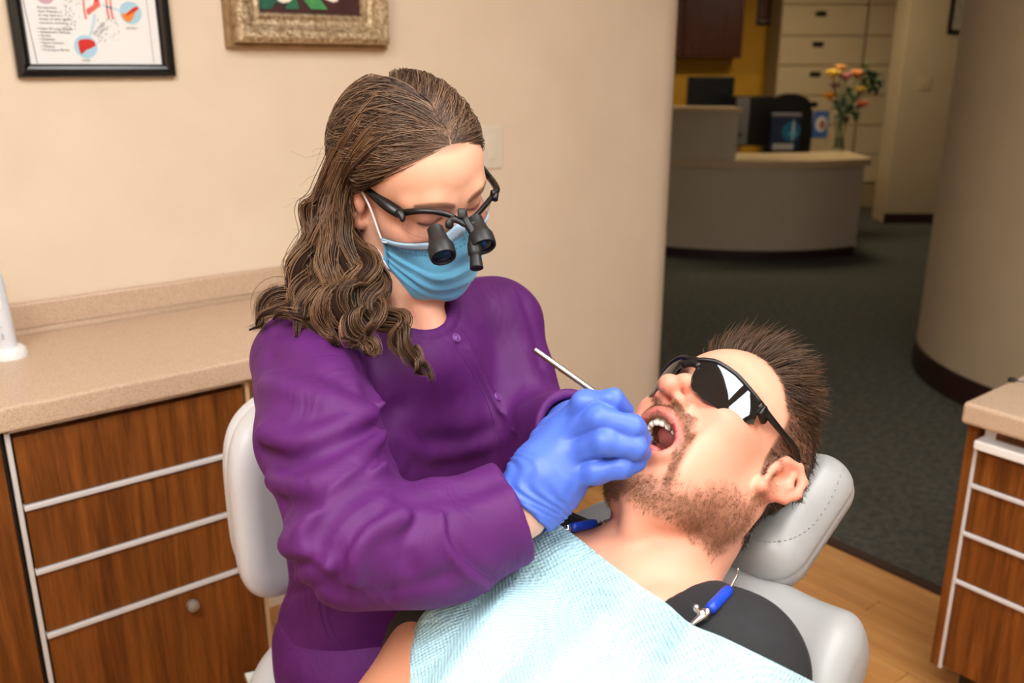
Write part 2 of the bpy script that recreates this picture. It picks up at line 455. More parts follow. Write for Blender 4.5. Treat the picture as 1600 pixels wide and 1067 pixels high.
# ------------------------------------------------------------------ drawer cabinets
def drawer_cabinet(name, label, kind, lo, hi, seps, face, mw, knob=None):
    """lo, hi: footprint box; face 'y' (front towards -y) or 'x' (front towards -x)"""
    r = empty(name, ((lo[0] + hi[0]) / 2, (lo[1] + hi[1]) / 2, 0), label, 'cabinet')
    return r
# left drawer unit: front at y = 1.625
CX0, CX1, CYF = 0.197, 0.603, 1.625
lc = empty('drawer_cabinet', ((CX0 + CX1) / 2, 1.85, 0), 'walnut drawer cabinet with silver pulls under the long beige counter', 'cabinet')
box('body', (CX0 - 0.012, CYF + 0.02, 0.10), (CX1 + 0.012, WY - 0.002, 0.832), M['walnut'], lc, 0.001)
box('toe_kick', (CX0, CYF + 0.07, 0.0), (CX1, CYF + 0.09, 0.10), M['black'], lc, 0)
box('side_trim', (CX0 - 0.012, CYF - 0.002, 0.10), (CX0 - 0.004, CYF + 0.02, 0.832), M['alu'], lc, 0.001)
box('side_trim', (CX1 + 0.004, CYF - 0.002, 0.10), (CX1 + 0.012, CYF + 0.02, 0.832), flat('oak_edge', srgb(196, 160, 120), 0.5), lc, 0.001)
box('top_trim', (CX0 - 0.012, CYF - 0.002, 0.826), (CX1 + 0.012, CYF + 0.02, 0.834), M['alu'], lc, 0.001)
zs = [0.824, 0.683, 0.556, 0.424, 0.105]
for i in range(4):
    d = box('drawer', (CX0, CYF, zs[i + 1] + 0.007), (CX1, CYF + 0.02, zs[i] - 0.008), M['walnut'], lc, 0.001)
    if i < 3:
        V, Fc = join([box_geo((CX0 - 0.002, CYF - 0.006, zs[i + 1] - 0.004), (CX1 + 0.002, CYF + 0.012, zs[i + 1] + 0.006), 0.002)])
        mesh('pull_strip', V, Fc, M['alu'], d, smooth=False)
    else:
        k = ony(297, 940, CYF)
        lathe('lock_knob', [(0.005, 0), (0.005, 0.008), (0.011, 0.010), (0.0125, 0.016), (0.011, 0.024), (0.004, 0.027)], (k[0], CYF, k[2]), (0, -1, 0), flat('brushed_knob', srgb(176, 170, 164), .35, .6), d, 20)
lc2 = empty('drawer_cabinet', (0.0, 1.85, 0), 'walnut cabinet at the left edge, beside the drawers and under the counter', 'cabinet')
box('body', (-0.30, CYF + 0.02, 0.10), (CX0 - 0.016, WY - 0.002, 0.832), M['walnut'], lc2, 0.001)
box('door', (-0.30, CYF, 0.105), (CX0 - 0.020, CYF + 0.02, 0.826), M['walnut'], lc2, 0.001)
box('edge_strip', (CX0 - 0.020, CYF - 0.001, 0.105), (CX0 - 0.016, CYF + 0.02, 0.826), M['black'], lc2, 0)
box('toe_kick', (-0.30, CYF + 0.07, 0), (CX0 - 0.016, CYF + 0.09, 0.10), M['black'], lc2, 0)
# continuous counter with backsplash
ct = empty('countertop', (0.4, 1.83, 0.84), 'long beige speckled counter with low backsplash along the cream wall', 'countertop')
box('slab', (-0.9, CYF - 0.022, 0.835), (1.2, WY - 0.001, 0.88), M['stone'], ct, 0.006, 3)
V, Fc = prism_geo([(0, 0), (.012, 0), (.007, .003), (.003, .007), (0, .012)], -.9, 1.2)
mesh('cove', np.stack([V[:, 2], WY - .022 - V[:, 0], .8802 + V[:, 1]], 1), Fc, M['stone'], ct)
fix_normals(ct.children[-1])
box('backsplash', (-0.9, WY - 0.022, 0.8805), (1.2, WY - 0.001, 0.945), M['stone'], ct, 0.004, 2)
struct(box('wall_end_panel', (1.15, CYF + 0.02, 0), (1.17, WY - 0.001, 0.834), M['walnut'], bev=0.001)).name = 'trim_2'
# right cabinet: front at x = 1.84, extends toward -y
RX = 1.84; RY = 0.754
rc = empty('drawer_cabinet', (2.05, 0.4, 0), 'walnut drawer cabinet with white pull-out tray at right edge', 'cabinet')
box('body', (RX + 0.02, -0.4, 0.10), (RX + 0.44, RY + 0.012, 0.708), M['walnut'], rc, 0.001)
box('stile', (RX, RY + 0.002, 0.105), (RX + 0.02, RY + 0.022, 0.70), M['walnut'], rc, 0.001)
box('side_trim', (RX - 0.003, RY - 0.005, 0.105), (RX + 0.02, RY + 0.002, 0.66), M['alu'], rc, 0.001)
box('toe_kick', (RX + 0.07, -0.4, 0), (RX + 0.40, RY - 0.02, 0.10), M['black'], rc, 0)
zr = [0.652, 0.566, 0.452, 0.334, 0.108]
for i in range(4):
    d = box('drawer', (RX, 0.30, zr[i + 1] + 0.006), (RX + 0.02, RY - 0.006, zr[i] - 0.006), M['walnut'], rc, 0.001)
    if i < 3: box('pull_strip', (RX - 0.006, 0.30, zr[i + 1] - 0.004), (RX + 0.012, RY - 0.004, zr[i + 1] + 0.005), M['alu'], d, 0.002)
t = box('pullout_tray', (RX - 0.020, 0.28, 0.655), (RX + 0.40, RY - 0.002, 0.676), M['white'], rc, 0.004)
box('tray_rail', (RX + 0.012, RY - 0.03, 0.676), (RX + 0.40, RY - 0.008, 0.708), M['white'], t, 0.002)
rt_ = empty('countertop', (2.05, 0.4, 0.71), 'beige speckled counter slab on top of the right cabinet', 'countertop')
box('slab', (RX - 0.035, -0.45, 0.709), (RX + 0.46, RY + 0.025, 0.756), M['stone'], rt_, 0.008, 3)
# small dark instrument just visible on the right counter
q = onz(1600, 597, 0.756)
sy = empty('wire_clip', q, 'small dark metal item on the right counter at the frame edge', 'dental item')
V, Fc = tube_geo([q + A(-.012, .012, .004), q + A(0, 0, .004), q + A(.02, -.02, .004)], 0.003, 8); mesh('stem', V, Fc, M['steel'], sy)
lathe('tip', [(0.002, 0), (0.006, .004), (0.006, .014), (0.002, .018)], q + A(-.012, .012, .004), (-.7, .7, 0), M['black'], sy, 12)
# ------------------------------------------------------------------ things on the wall and counter
def frame_profile(name, x0, x1, z0, z1, prof, mat, parent, ywall):
    """moulding swept round a rectangle; prof: list of (inset from the outer edge, height off the wall)"""
    V, Fc = [], []; n = len(prof)
    for (sx, sz) in ((0, 0), (1, 0), (1, 1), (0, 1)):
        for ins, h in prof:
            V.append((x0 + ins if sx == 0 else x1 - ins, ywall - h, z0 + ins if sz == 0 else z1 - ins))
    for c in range(4):
        d = (c + 1) % 4
        for k in range(n - 1): Fc.append((c * n + k, d * n + k, d * n + k + 1, c * n + k + 1))
    return fix_normals(mesh(name, V, Fc, mat, parent, smooth=False))
def disc(cx, cz, y, rx, rz=None, n=28, rot=0.0):
    rz = rz or rx
    P = [(math.cos(a) * rx, math.sin(a) * rz) for a in np.linspace(0, 2 * math.pi, n + 1)[:-1]]
    c, s = math.cos(rot), math.sin(rot)
    return np.array([(cx + a * c - b * s, y, cz + a * s + b * c) for a, b in P]), [tuple(range(n))]
def poly_y(pts, y): return np.array([(p[0], y, p[1]) for p in pts]), [tuple(range(len(pts)))]
def text(name, body, loc, size, mat, parent, rot=(math.pi / 2, 0, 0), align='LEFT', shear=0.0):
    cu = bpy.data.curves.new(name, 'FONT'); cu.body = body; cu.size = size; cu.align_x = align; cu.shear = shear
    cu.materials.append(mat)
    o = bpy.data.objects.new(name, cu); COL.objects.link(o)
    o.parent = parent; w = Vector((0, 0, 0)); p = parent
    while p is not None: w += p.location; p = p.parent
    o.rotation_euler = rot
    me = bpy.data.meshes.new_from_object(o); bpy.data.objects.remove(o)
    o = bpy.data.objects.new(name, me); COL.objects.link(o); o.parent = parent
    o.location = Vector(tuple(map(float, loc))) - w; o.rotation_euler = rot
    return o
# black framed health poster
PX0, PX1, PZ0, PZ1 = 0.372, 0.684, 1.400, 1.80
bp = empty('framed_poster', ((PX0 + PX1) / 2, WY, PZ0), 'black framed medical poster with red organ drawings on the wall', 'poster')
frame_profile('frame', PX0, PX1, PZ0, PZ1, [(0, 0), (0, .016), (.003, .020), (.012, .021), (.016, .017), (.022, .015), (.026, .010), (.026, .003)], M['blackgloss'], bp, WY)
ps = box('print', (PX0 + .02, WY - .006, PZ0 + .02), (PX1 - .02, WY - .002, PZ1 - .02), M['paper'], bp, 0)
yp = WY - 0.0066
def wp(px, py): p = ony(px, py, yp); return p[0], p[2]
B_RED, B_PINK, B_ORG, B_BLUE, B_LIGHT = (flat(n, srgb(*c), .55) for n, c in (('print_red', (206, 34, 22)), ('print_pink', (228, 110, 96)), ('print_orange', (236, 140, 46)), ('print_blue', (168, 212, 232)), ('print_pale_blue', (196, 224, 236))))
def pshape(name, geo, mat): return mesh(name, geo[0], geo[1], mat, ps, smooth=False)
def px_poly(pts, dy=0.0): return poly_y([wp(*p) for p in pts], yp - dy)
cx, cz = wp(134, 73); r_ = 0.0225
pshape('liver_disc', disc(cx, cz, yp, r_), B_BLUE)
pshape('liver', px_poly([(122, 66), (124, 62), (131, 61), (139, 61), (147, 64), (150, 71), (143, 75), (135, 78), (128, 85), (125, 82), (123, 74)], .0003), B_RED)
cx2, cz2 = wp(204, 20)
pshape('artery_disc', disc(cx2, cz2, yp, .0225), B_BLUE)
pshape('artery', px_poly([(190, 21), (197, 21), (205, 14), (212, 10), (217, 14), (211, 20), (207, 30), (202, 35), (196, 33), (191, 27)], .0003), B_ORG)
pshape('artery_core', px_poly([(198, 22), (206, 14), (213, 10), (217, 13), (210, 18), (203, 22), (196, 26)], .0006), B_RED)
pshape('heart', px_poly([(135, 14), (145, 8), (147, 0), (155, 2), (157, 9), (148, 16), (138, 24), (135, 20)], .0003), B_PINK)
pshape('heart_vessel', px_poly([(148, -16), (156, -14), (154, 2), (147, 2)], .0005), B_RED)
pshape('arrow', px_poly([(145, 22), (150, 22), (149, 36), (145, 48), (142, 57), (138, 57), (142, 44), (144, 34)], .0002), B_LIGHT)
pshape('arrow', px_poly([(159, 6), (170, 9), (182, 13), (188, 15), (187, 18), (178, 15), (166, 12), (158, 9)], .0002), B_LIGHT)
for x_ in (128, 164, 170):
    pshape('vessel_line', px_poly([(x_, -14), (x_ + 2, -14), (x_ + 5, 16), (x_ + 8, 30), (x_ + 5, 30), (x_ + 2, 16)], .0002), B_PINK)
pshape('top_disc', disc(*wp(70, -8), yp, .017), flat('print_mauve', srgb(206, 170, 186), .55))
for (x_, y_, rx, rz, m_) in ((150, -60, .035, .055, 'print_torso'), (150, -150, .022, .028, 'print_torso')):
    pshape('figure_outline', disc(*wp(x_, y_), yp - .00005, rx, rz), flat(m_, srgb(240, 214, 206), .55))
for (x_, y_, m_) in ((62, -70, B_PINK), (206, -60, B_BLUE), (214, -130, B_ORG), (66, -140, B_BLUE)):
    pshape('organ_disc', disc(*wp(x_, y_), yp - .0001, .020), m_)
dots = [disc(*wp(100 + 24 * random.random() ** 2 + (j % 3), -10 + j * 1.5), yp, .0012 + .0008 * random.random(), n=8) for j in range(40)]
dots += [disc(*wp(152 + 34 * random.random(), 68 - 40 * random.random()), yp, .001 + .001 * random.random(), n=8) for j in range(40)]
V, Fc = join(dots); dd = mesh('bacteria_dots', V, Fc, flat('print_sage', srgb(176, 188, 186), .6), ps, smooth=False); dd['kind'] = 'stuff'
for q in ([(43 - 12, -20), (43 - 11, -20), (59, 99), (58, 99)], [(230 - 4, -20), (230 - 3.4, -20), (241, 99), (240.4, 99)]):
    V, Fc = px_poly(q, .0001); mesh('border_line', V, Fc, M['ink'], ps, smooth=False)
body = ['Periodontitis,', 'Gum Disease, is', 'or may lead to a', 'variety of other health', 'concerns, including:']
for j, s in enumerate(body): x_, z_ = wp(58 + j * .9, 13 + j * 6.0); text('poster_text', s, (x_, yp - .0002, z_), .0068, M['ink'], ps)
for j, s in enumerate(['Heart & Lung Disease', "Alzheimer's Disease", 'Stroke', 'Diabetes', 'Some Cancers', 'Obesity', 'Premature Births']):
    x_, z_ = wp(58 + j * 1.1, 46 + j * 5.6); text('poster_text', '\u2022 ' + s, (x_, yp - .0002, z_), .0070, M['ink'], ps)
x_, z_ = wp(135, 96); text('poster_text', 'LIVER', (x_, yp - .0002, z_), .0064, M['ink'], ps, align='CENTER')
x_, z_ = wp(206, 46); text('poster_text', 'ARTERY', (x_, yp - .0002, z_), .0066, M['ink'], ps, align='CENTER')
x_, z_ = wp(148, 55); text('poster_text', 'BACTERIA\nTOXINS', (x_, yp - .0002, z_), .0075, M['ink'], ps, rot=(math.pi / 2, -math.radians(44), 0))

# ornate gilt frame with a painting of white flowers
GX0, GX1, GZ0, GZ1 = 0.806, 1.222, 1.462, 1.90
gf = empty('framed_painting', ((GX0 + GX1) / 2, WY, GZ0), 'flower painting in an ornate carved antique gold frame on the wall', 'painting')
def gilt():
    m = MatB('antique_gilt'); m.set(Metallic=0.45, Roughness=0.42); v = m.coords()
    m.base(m.ramp(m.noise(v, 90, 4, .6), [(0.3, srgb(132, 106, 76)), (0.5, srgb(186, 164, 130)), (0.72, srgb(232, 218, 190))]))
    m.bump(m.noise(v, 160, 3), .35, .002); return m.m
M['gilt'] = gilt()
M['giltdark'] = mottled('dark_gilt', srgb(140, 112, 76), srgb(166, 138, 100), 60, .55, .3, 150, .002, metal=.2)  # darker, duller gilt for the back moulding
frame_profile('back_moulding', GX0, GX1, GZ0, GZ1, [(0, 0), (0, .018), (.004, .022), (.012, .020)], M['giltdark'], gf, WY)
fo = frame_profile('frame', GX0 + .012, GX1 - .012, GZ0 + .012, GZ1 - .012, [(0, .012), (0, .045), (.003, .052), (.012, .058), (.026, .056), (.036, .044), (.040, .036), (.050, .032), (.054, .034), (.058, .036), (.062, .034), (.066, .026), (.068, .02)], M['gilt'], gf, WY)
def ellip_geo(c, r, R=None, nu=8, nv=5):
    V, Fc = [], []
    for j in range(nv + 1):
        t = math.pi * j / nv
        for i in range(nu):
            p = 2 * math.pi * i / nu; V.append((math.sin(t) * math.cos(p) * r[0], math.sin(t) * math.sin(p) * r[1], math.cos(t) * r[2]))
    for j in range(nv):
        for i in range(nu): Fc.append((j * nu + i, (j + 1) * nu + i, (j + 1) * nu + (i + 1) % nu, j * nu + (i + 1) % nu))
    V = np.array(V)
    if R is not None: V = V @ np.asarray(R).T
    return V + np.asarray(c), Fc
def roty(a): c, s = math.cos(a), math.sin(a); return np.array([[c, 0, s], [0, 1, 0], [-s, 0, c]])
orn = []
def scroll(px_, pz_, a, s):
    for k in range(6):
        t = k / 5; b = a + 2.6 * t; rr = s * (1 - .62 * t)
        orn.append(ellip_geo((px_ + math.cos(b) * rr, WY - .058, pz_ + math.sin(b) * rr), (s * .42 * (1 - .4 * t), .0045, s * .2), roty(-b - 1.2)))
def carve_side(p0, p1, flip):
    L = math.dist(p0, p1); n = int(L / .022); d = ((p1[0] - p0[0]) / L, (p1[1] - p0[1]) / L); nn = (-d[1], d[0])
    for i in range(n):
        t = (i + .5) / n * L; w = .004 * math.sin(i * 2.1)
        x_, z_ = p0[0] + d[0] * t + nn[0] * w, p0[1] + d[1] * t + nn[1] * w
        scroll(x_, z_, i * 2.4 + flip, .0085 + .002 * math.sin(i * 1.7))
        for s in (-1, 1):
            orn.append(ellip_geo((x_ + nn[0] * s * .011 + d[0] * .008, WY - .054, z_ + nn[1] * s * .011 + d[1] * .008), (.0032, .004, .0032), None, 6, 4))
a0, a1, b0, b1 = GX0 + .032, GX1 - .032, GZ0 + .032, GZ1 - .032
carve_side((a0, b0), (a1, b0), 0); carve_side((a0, b0), (a0, b1 - .2), 1); carve_side((a1, b0), (a1, b1 - .2), 2)
V, Fc = join(orn); c_ = mesh('carving', V, Fc, M['gilt'], fo); c_['kind'] = 'stuff'
rope = []
for (p0, p1) in (((GX0 + .071, GZ0 + .071), (GX1 - .071, GZ0 + .071)), ((GX0 + .071, GZ0 + .071), (GX0 + .071, GZ0 + .2)), ((GX1 - .071, GZ0 + .071), (GX1 - .071, GZ0 + .2))):
    L = math.dist(p0, p1); n = int(L / .006)
    for i in range(n):
        t = (i + .5) / n; x_ = p0[0] + (p1[0] - p0[0]) * t; z_ = p0[1] + (p1[1] - p0[1]) * t
        rope.append(ellip_geo((x_, WY - .036, z_), (.0036, .003, .0022), roty(.7), 6, 4))
V, Fc = join(rope); c_ = mesh('rope_bead', V, Fc, M['gilt'], fo); c_['kind'] = 'stuff'
cv = box('canvas', (GX0 + .076, WY - .024, GZ0 + .076), (GX1 - .076, WY - .015, GZ1 - .076), mottled('painted_ground', srgb(46, 18, 22), srgb(76, 34, 32), 14, .5), gf, 0)
yc = WY - .0246
def wc(px, py): p = ony(px, py, yc); return p[0], p[2]
def cpoly(name, pts, c1, c2, dy): 
    g = poly_y([wc(*p) for p in pts], yc - dy); return mesh(name, g[0], g[1], mottled('paint_' + name, srgb(*c1), srgb(*c2), 40, .5), cv, smooth=False)
cpoly('leaf', [(400, -40), (400, 14), (424, 14), (430, 4), (452, 6), (458, -10), (470, -40)], (18, 74, 58), (30, 104, 78), .0002)
cpoly('leaf', [(446, 14), (452, 0), (462, -6), (468, 14)], (22, 84, 60), (44, 118, 80), .0003)
cpoly('leaf', [(468, -10), (478, 4), (486, 14), (512, 15), (504, 4), (494, -10), (480, -20)], (54, 138, 76), (92, 174, 100), .0004)
cpoly('petal', [(428, -20), (434, 1), (442, 5), (452, 3), (462, -6), (464, -20)], (226, 218, 206), (244, 238, 228), .0005)
cpoly('petal', [(500, -16), (508, -1), (520, 4), (528, 2), (528, -16)], (224, 214, 196), (240, 232, 220), .0005)

for k, (x_, y_, s_) in enumerate(((446, -60, 1.0), (514, -70, 1.1), (470, -150, 1.2), (530, -170, .9), (425, -140, .8))):
    for q in range(5):
        a_ = q * 1.257 + k; cx_, cz_ = wc(x_, y_)
        g = disc(cx_ + math.cos(a_) * .022 * s_, cz_ + math.sin(a_) * .022 * s_, yc - .0006 - .0001 * q, .022 * s_, .012 * s_, 16, a_)
        mesh('petal', g[0], g[1], mottled('paint_white', srgb(222, 212, 198), srgb(244, 238, 228), 40, .5) if q == 0 and k == 0 else bpy.data.materials['paint_white'], cv, smooth=False)
    g = disc(cx_, cz_, yc - .0013, .008 * s_); mesh('flower_centre', g[0], g[1], flat('paint_yellow', srgb(206, 170, 70), .5), cv, smooth=False)
# light switch plate on the back wall beside the woman's head
def switch_plate(name, c, right, up, nrm, w, h, label, mat):
    r = empty(name, c, label, 'switch')
    R = np.stack([unit(right), unit(nrm), unit(up)], 1)
    V, Fc = box_geo((-w / 2, 0, -h / 2), (w / 2, .006, h / 2), .002); mesh('plate', V @ R.T + c, Fc, mat, r, False)
    V, Fc = box_geo((-w * .22, .006, -h * .28), (w * .22, .009, h * .28), .0012); mesh('rocker', V @ R.T + c, Fc, mat, r, False)
    for s in (-1, 1):
        V, Fc = lathe_geo([(.003, 0), (.003, .001), (.001, .0015)], np.array([0, .006, s * h * .4]), (0, 1, 0), 10); mesh('screw', V @ R.T + c, Fc, mat, r)
switch_plate('light_switch', A(1.558, WY, 1.200), (1, 0, 0), (0, 0, 1), (0, -1, 0), .075, .118, 'cream light switch plate on the cream wall behind the woman', flat('ivory_plastic', srgb(224, 214, 196), .4))

# electric toothbrush on its charger
tb = onz(8, 556, .88); tb = A(0.250, 1.905, .88)
tbo = empty('electric_toothbrush', tb, 'white electric toothbrush handle in its charging stand on the counter', 'toothbrush')
lathe('charger_base', [(.033, 0), (.0335, .006), (.031, .016), (.026, .021), (.0, .022)], tb, (0, 0, 1), M['white'], tbo, 32)
ax = unit(A(-.02, .03, 1))
o_ = lathe('handle', [(.0175, .018), (.0185, .03), (.0175, .09), (.0165, .14), (.015, .165), (.010, .176), (.004, .178)], tb, ax, flat('pearl_plastic', srgb(216, 220, 228), .3), tbo, 28)
nb = unit(A(-.35, -.93, .02))
R = np.stack([unit(np.cross(nb, ax)), nb, ax], 1)
V, Fc = box_geo((-.010, .010, .095), (.010, .0192, .150), .004, 3); mesh('button_panel', V @ R.T + tb, Fc, M['white'], tbo)
V, Fc = lathe_geo([(.005, 0), (.005, .0012), (.003, .0015)], np.array([0, .019, .132]), (0, 1, 0), 14); mesh('button', V @ R.T + tb, Fc, flat('grey_button', srgb(176, 182, 190), .4), tbo)
dg = flat('grey_mark', srgb(130, 138, 148), .5)
for z_ in (.062, .048, .044, .040):
    V, Fc = box_geo((-.0022 if z_ < .06 else -.001, .0175, z_), (.0022 if z_ < .06 else .001, .0186, z_ + .002), 0); mesh('indicator', V @ R.T + tb, Fc, dg, tbo, False)
lathe('brush_shaft', [(.004, .17), (.0038, .21), (.003, .225)], tb, ax, M['white'], tbo, 14)
# ------------------------------------------------------------------ reception area
fr_px = [(985, 396), (1045, 400), (1100, 404), (1190, 407), (1270, 405), (1335, 399)]
fp = np.array([onz(x, y, 0)[:2] for x, y in fr_px]); fp = np.stack([fp @ E1, fp @ E2], 1)      # in u, v
arc = catmull(fp, 30)
def arc_prism(name, front, depth, z0, z1, mat, parent, out=0.0, smooth=True):
    f = front.copy(); c = f.mean(0) + A(0, 3)
    f = f - unit(c - f) * out
    b = f[::-1] + A(0, depth)
    V, Fc = prism_geo(np.vstack([f, b]), z0, z1)
    return autosmooth(fix_normals(mesh(name, V @ RUV.T, Fc, mat, parent)), 30)
M['deskpanel'] = mottled('desk_laminate', srgb(196, 182, 158), srgb(202, 188, 164), 4, .6)
M['desktop'] = mottled('desk_top_laminate', srgb(200, 174, 136), srgb(208, 184, 146), 40, .3)
um = arc.mean(0)
desk = empty('reception_desk', uv(um[0], um[1] + .3, 0), 'curved beige reception desk with raised counter and dark plinth', 'desk')
arc_prism('plinth', arc, .6, 0, .075, M['basebd'], desk, -.02)
arc_prism('front_panel', arc, .62, .075, .70, M['deskpanel'], desk)
arc_prism('worktop', np.vstack([arc, arc[-1] + A(.06, .10)]), .66, .70, .755, M['desktop'], desk, .04)
ul = uvz(1134, 200, 6.95)[0]
upper = arc[arc[:, 0] < ul]; upper = np.vstack([upper, [ul, np.interp(ul, arc[:, 0], arc[:, 1])]])
arc_prism('raised_panel', upper, .12, .756, 1.10, M['deskpanel'], desk)
arc_prism('raised_top', upper, .30, 1.101, 1.135, M['desktop'], desk, .05)
ZT = .7565
def on_desk(px, py): p = onz(px, py, ZT); return p[:2] @ E1, p[:2] @ E2
# computer tower
u, v = on_desk(1168, 228)
pc = empty('computer_tower', uv(u, v + .2, ZT), 'black computer tower standing on the reception desk worktop', 'computer')
ubox('case', (u - .13, v, ZT), (u + .20, v + .26, ZT + .42), M['black'], pc, .006)
ubox('front_panel', (u - .125, v - .008, ZT + .01), (u - .01, v, ZT + .41), flat('dark_grey_plastic', srgb(110, 108, 106), .5), pc, .003)
lathe('power_button', [(.016, 0), (.016, .005), (.011, .007)], uv(u - .078, v - .008, ZT + .10), -np.append(E2, 0), M['black'], pc, 16)
# monitors behind the counters
def monitor(name, px, py, d, w, h, zb, label):
    u, v, z = uvz(px, py, d)
    r = empty(name, uv(u, v, zb), label, 'monitor', 'reception computer monitors')
    ubox('bezel', (u - w / 2, v, z - h / 2), (u + w / 2, v + .035, z + h / 2), M['black'], r, .005)
    ubox('screen', (u - w / 2 + .02, v - .003, z - h / 2 + .02), (u + w / 2 - .02, v, z + h / 2 - .02), flat('dark_screen', srgb(22, 26, 30), .2), r, 0)
    ubox('neck', (u - .03, v + .02, zb + .015), (u + .03, v + .05, z - h / 2 + .03), M['black'], r, .003)
    ubox('foot', (u - .11, v - .05, zb), (u + .11, v + .12, zb + .015), M['black'], r, .004)
monitor('computer_monitor', 1110, 148, 8.2, .43, .32, .755, 'black monitor rising behind the raised reception counter')
# worktop behind the desk carrying the monitor
u, v, z = uvz(1110, 148, 8.2)
bw = empty('back_worktop', uv(u, v, 0), 'low beige work table behind the reception counter', 'table')
ubox('table_top', (u - .7, v - .30, .72), (u + .25, v + .30, .755), M['desktop'], bw)
for du in (-.66, .2): ubox('leg', (u + du, v - .25, 0), (u + du + .04, v + .25, .72), M['deskpanel'], bw)
# office chair behind the desk
u, v, z = uvz(1234, 180, 7.75)
oc = empty('office_chair', uv(u, v, 0), 'black high-back office chair behind the reception desk', 'chair')
bk = [(u - .20, .62), (u - .21, .85), (u - .20, 1.05), (u - .15, 1.16), (u - .05, 1.20), (u + .05, 1.20), (u + .15, 1.16), (u + .20, 1.05), (u + .21, .85), (u + .20, .62)]
V = [(p[0], v, p[1]) for p in bk] + [(p[0], v + .07, p[1]) for p in bk]; n = len(bk)
Fc = [tuple(range(n)), tuple(range(n, 2 * n))[::-1]] + [(i, n + i, n + (i + 1) % n, (i + 1) % n) for i in range(n)]
fix_normals(mesh('backrest', np.array(V) @ RUV.T, Fc, M['black'], oc, False))
ubox('seat', (u - .24, v - .45, .46), (u + .24, v + .02, .54), M['black'], oc, .02)
ubox('back_support', (u - .03, v + .05, .46), (u + .03, v + .09, .80), M['black'], oc)
V, Fc = lathe_geo([(.03, .08), (.025, .46)], uv(u, v - .2, 0), (0, 0, 1), 12); mesh('gas_column', V, Fc, M['steel'], oc)
for k in range(5):
    a = 2 * math.pi * k / 5; b = uv(u, v - .2, .09); e = b + A(math.cos(a) * .28, math.sin(a) * .28, -.04)
    V, Fc = tube_geo([b, e], [.02, .015], 8); leg = mesh('leg', V, Fc, M['black'], oc)
    V, Fc = lathe_geo([(.02, -.012), (.03, -.008), (.03, .008), (.02, .012)], e - A(0, 0, .02), (-math.sin(a), math.cos(a), 0), 12); mesh('caster', V, Fc, M['black'], leg)
# blue product box
u, v = on_desk(1228, 234)
bx = empty('product_box', uv(u, v, ZT), 'dark blue product box with a glowing teal picture on the reception desk', 'box')
ubox('carton', (u - .115, v, ZT), (u + .105, v + .10, ZT + .29), flat('navy_card', srgb(22, 42, 84), .45), bx, .003)
ubox('base_label', (u - .115, v - .003, ZT), (u + .06, v, ZT + .05), flat('white_card', srgb(206, 208, 214), .5), bx, 0)
ubox('lid', (u - .118, v - .003, ZT + .272), (u + .108, v + .103, ZT + .295), flat('silver_card', srgb(150, 150, 160), .35, .4), bx, .002)
def uvdisc(name, u, v, z, ru, rz, mat, parent, n=20):
    P = [(u + math.cos(a) * ru, v, z + math.sin(a) * rz) for a in np.linspace(0, 2 * math.pi, n + 1)[:-1]]
    return mesh(name, np.array(P) @ RUV.T, [tuple(range(n))], mat, parent, False)
uvdisc('teal_print', u + .03, v - .002, ZT + .15, .075, .08, flat('teal_print', srgb(10, 116, 168), .5), bx)
uvdisc('brush_print', u + .045, v - .004, ZT + .16, .010, .09, flat('pale_print', srgb(190, 226, 240), .5), bx)
uvdisc('brush_print', u + .045, v - .0042, ZT + .13, .035, .016, flat('cyan_print', srgb(110, 196, 222), .5), bx)
# blue leaflet card
u, v = on_desk(1280, 216)
lf = empty('leaflet_card', uv(u, v, ZT), 'blue and white upright leaflet card between box and vase', 'leaflet')
ubox('card', (u - .075, v, ZT + .002), (u + .075, v + .008, ZT + .26), flat('leaflet_blue', srgb(58, 96, 158), .5), lf, .001)
ubox('foot', (u - .06, v + .008, ZT), (u + .06, v + .06, ZT + .006), flat('leaflet_foot', srgb(58, 96, 158), .5), lf, 0)
uvdisc('photo', u + .005, v - .001, ZT + .135, .055, .07, flat('leaflet_white', srgb(214, 206, 198), .5), lf)
uvdisc('photo_subject', u + .015, v - .002, ZT + .13, .03, .045, flat('leaflet_skin', srgb(150, 92, 70), .5), lf)
# vase with flowers
u, v = on_desk(1313, 236); v += .05
vs = empty('flower_vase', uv(u, v, ZT), 'tall clear glass vase on the reception desk corner', 'vase')
gm = MatB('green_glass'); gm.set(Base_Color=(.86, .93, .86, 1), Roughness=.05, Transmission_Weight=1.0, IOR=1.3)
lathe('glass_body', [(.05, 0), (.052, .008), (.038, .05), (.036, .12), (.048, .22), (.062, .28), (.058, .28), (.044, .22), (.032, .12), (.033, .05), (.02, .02)], uv(u, v, ZT), (0, 0, 1), gm.m, vs, 24)
lathe('water', [(.029, .021), (.031, .05), (.03, .11), (.0, .111)], uv(u, v, ZT), (0, 0, 1), flat('murky_water', srgb(120, 130, 96), .2), vs, 18)
fl_specs = [(1301, 118, (242, 200, 60), 'yellow', .062), (1296, 152, (240, 160, 40), 'orange', .058), (1321, 122, (206, 120, 130), 'pink', .055), (1340, 118, (236, 150, 84), 'peach', .06), (1304, 136, (198, 116, 140), 'mauve', .045), (1344, 142, (232, 190, 70), 'golden', .05), (1347, 165, (204, 84, 48), 'red', .045), (1312, 108, (236, 170, 90), 'apricot', .045)]
GREEN = mottled('stem_green', srgb(34, 56, 26), srgb(58, 84, 40), 30, .6)
d0 = float((uv(u, v, ZT) - CO) @ FW)
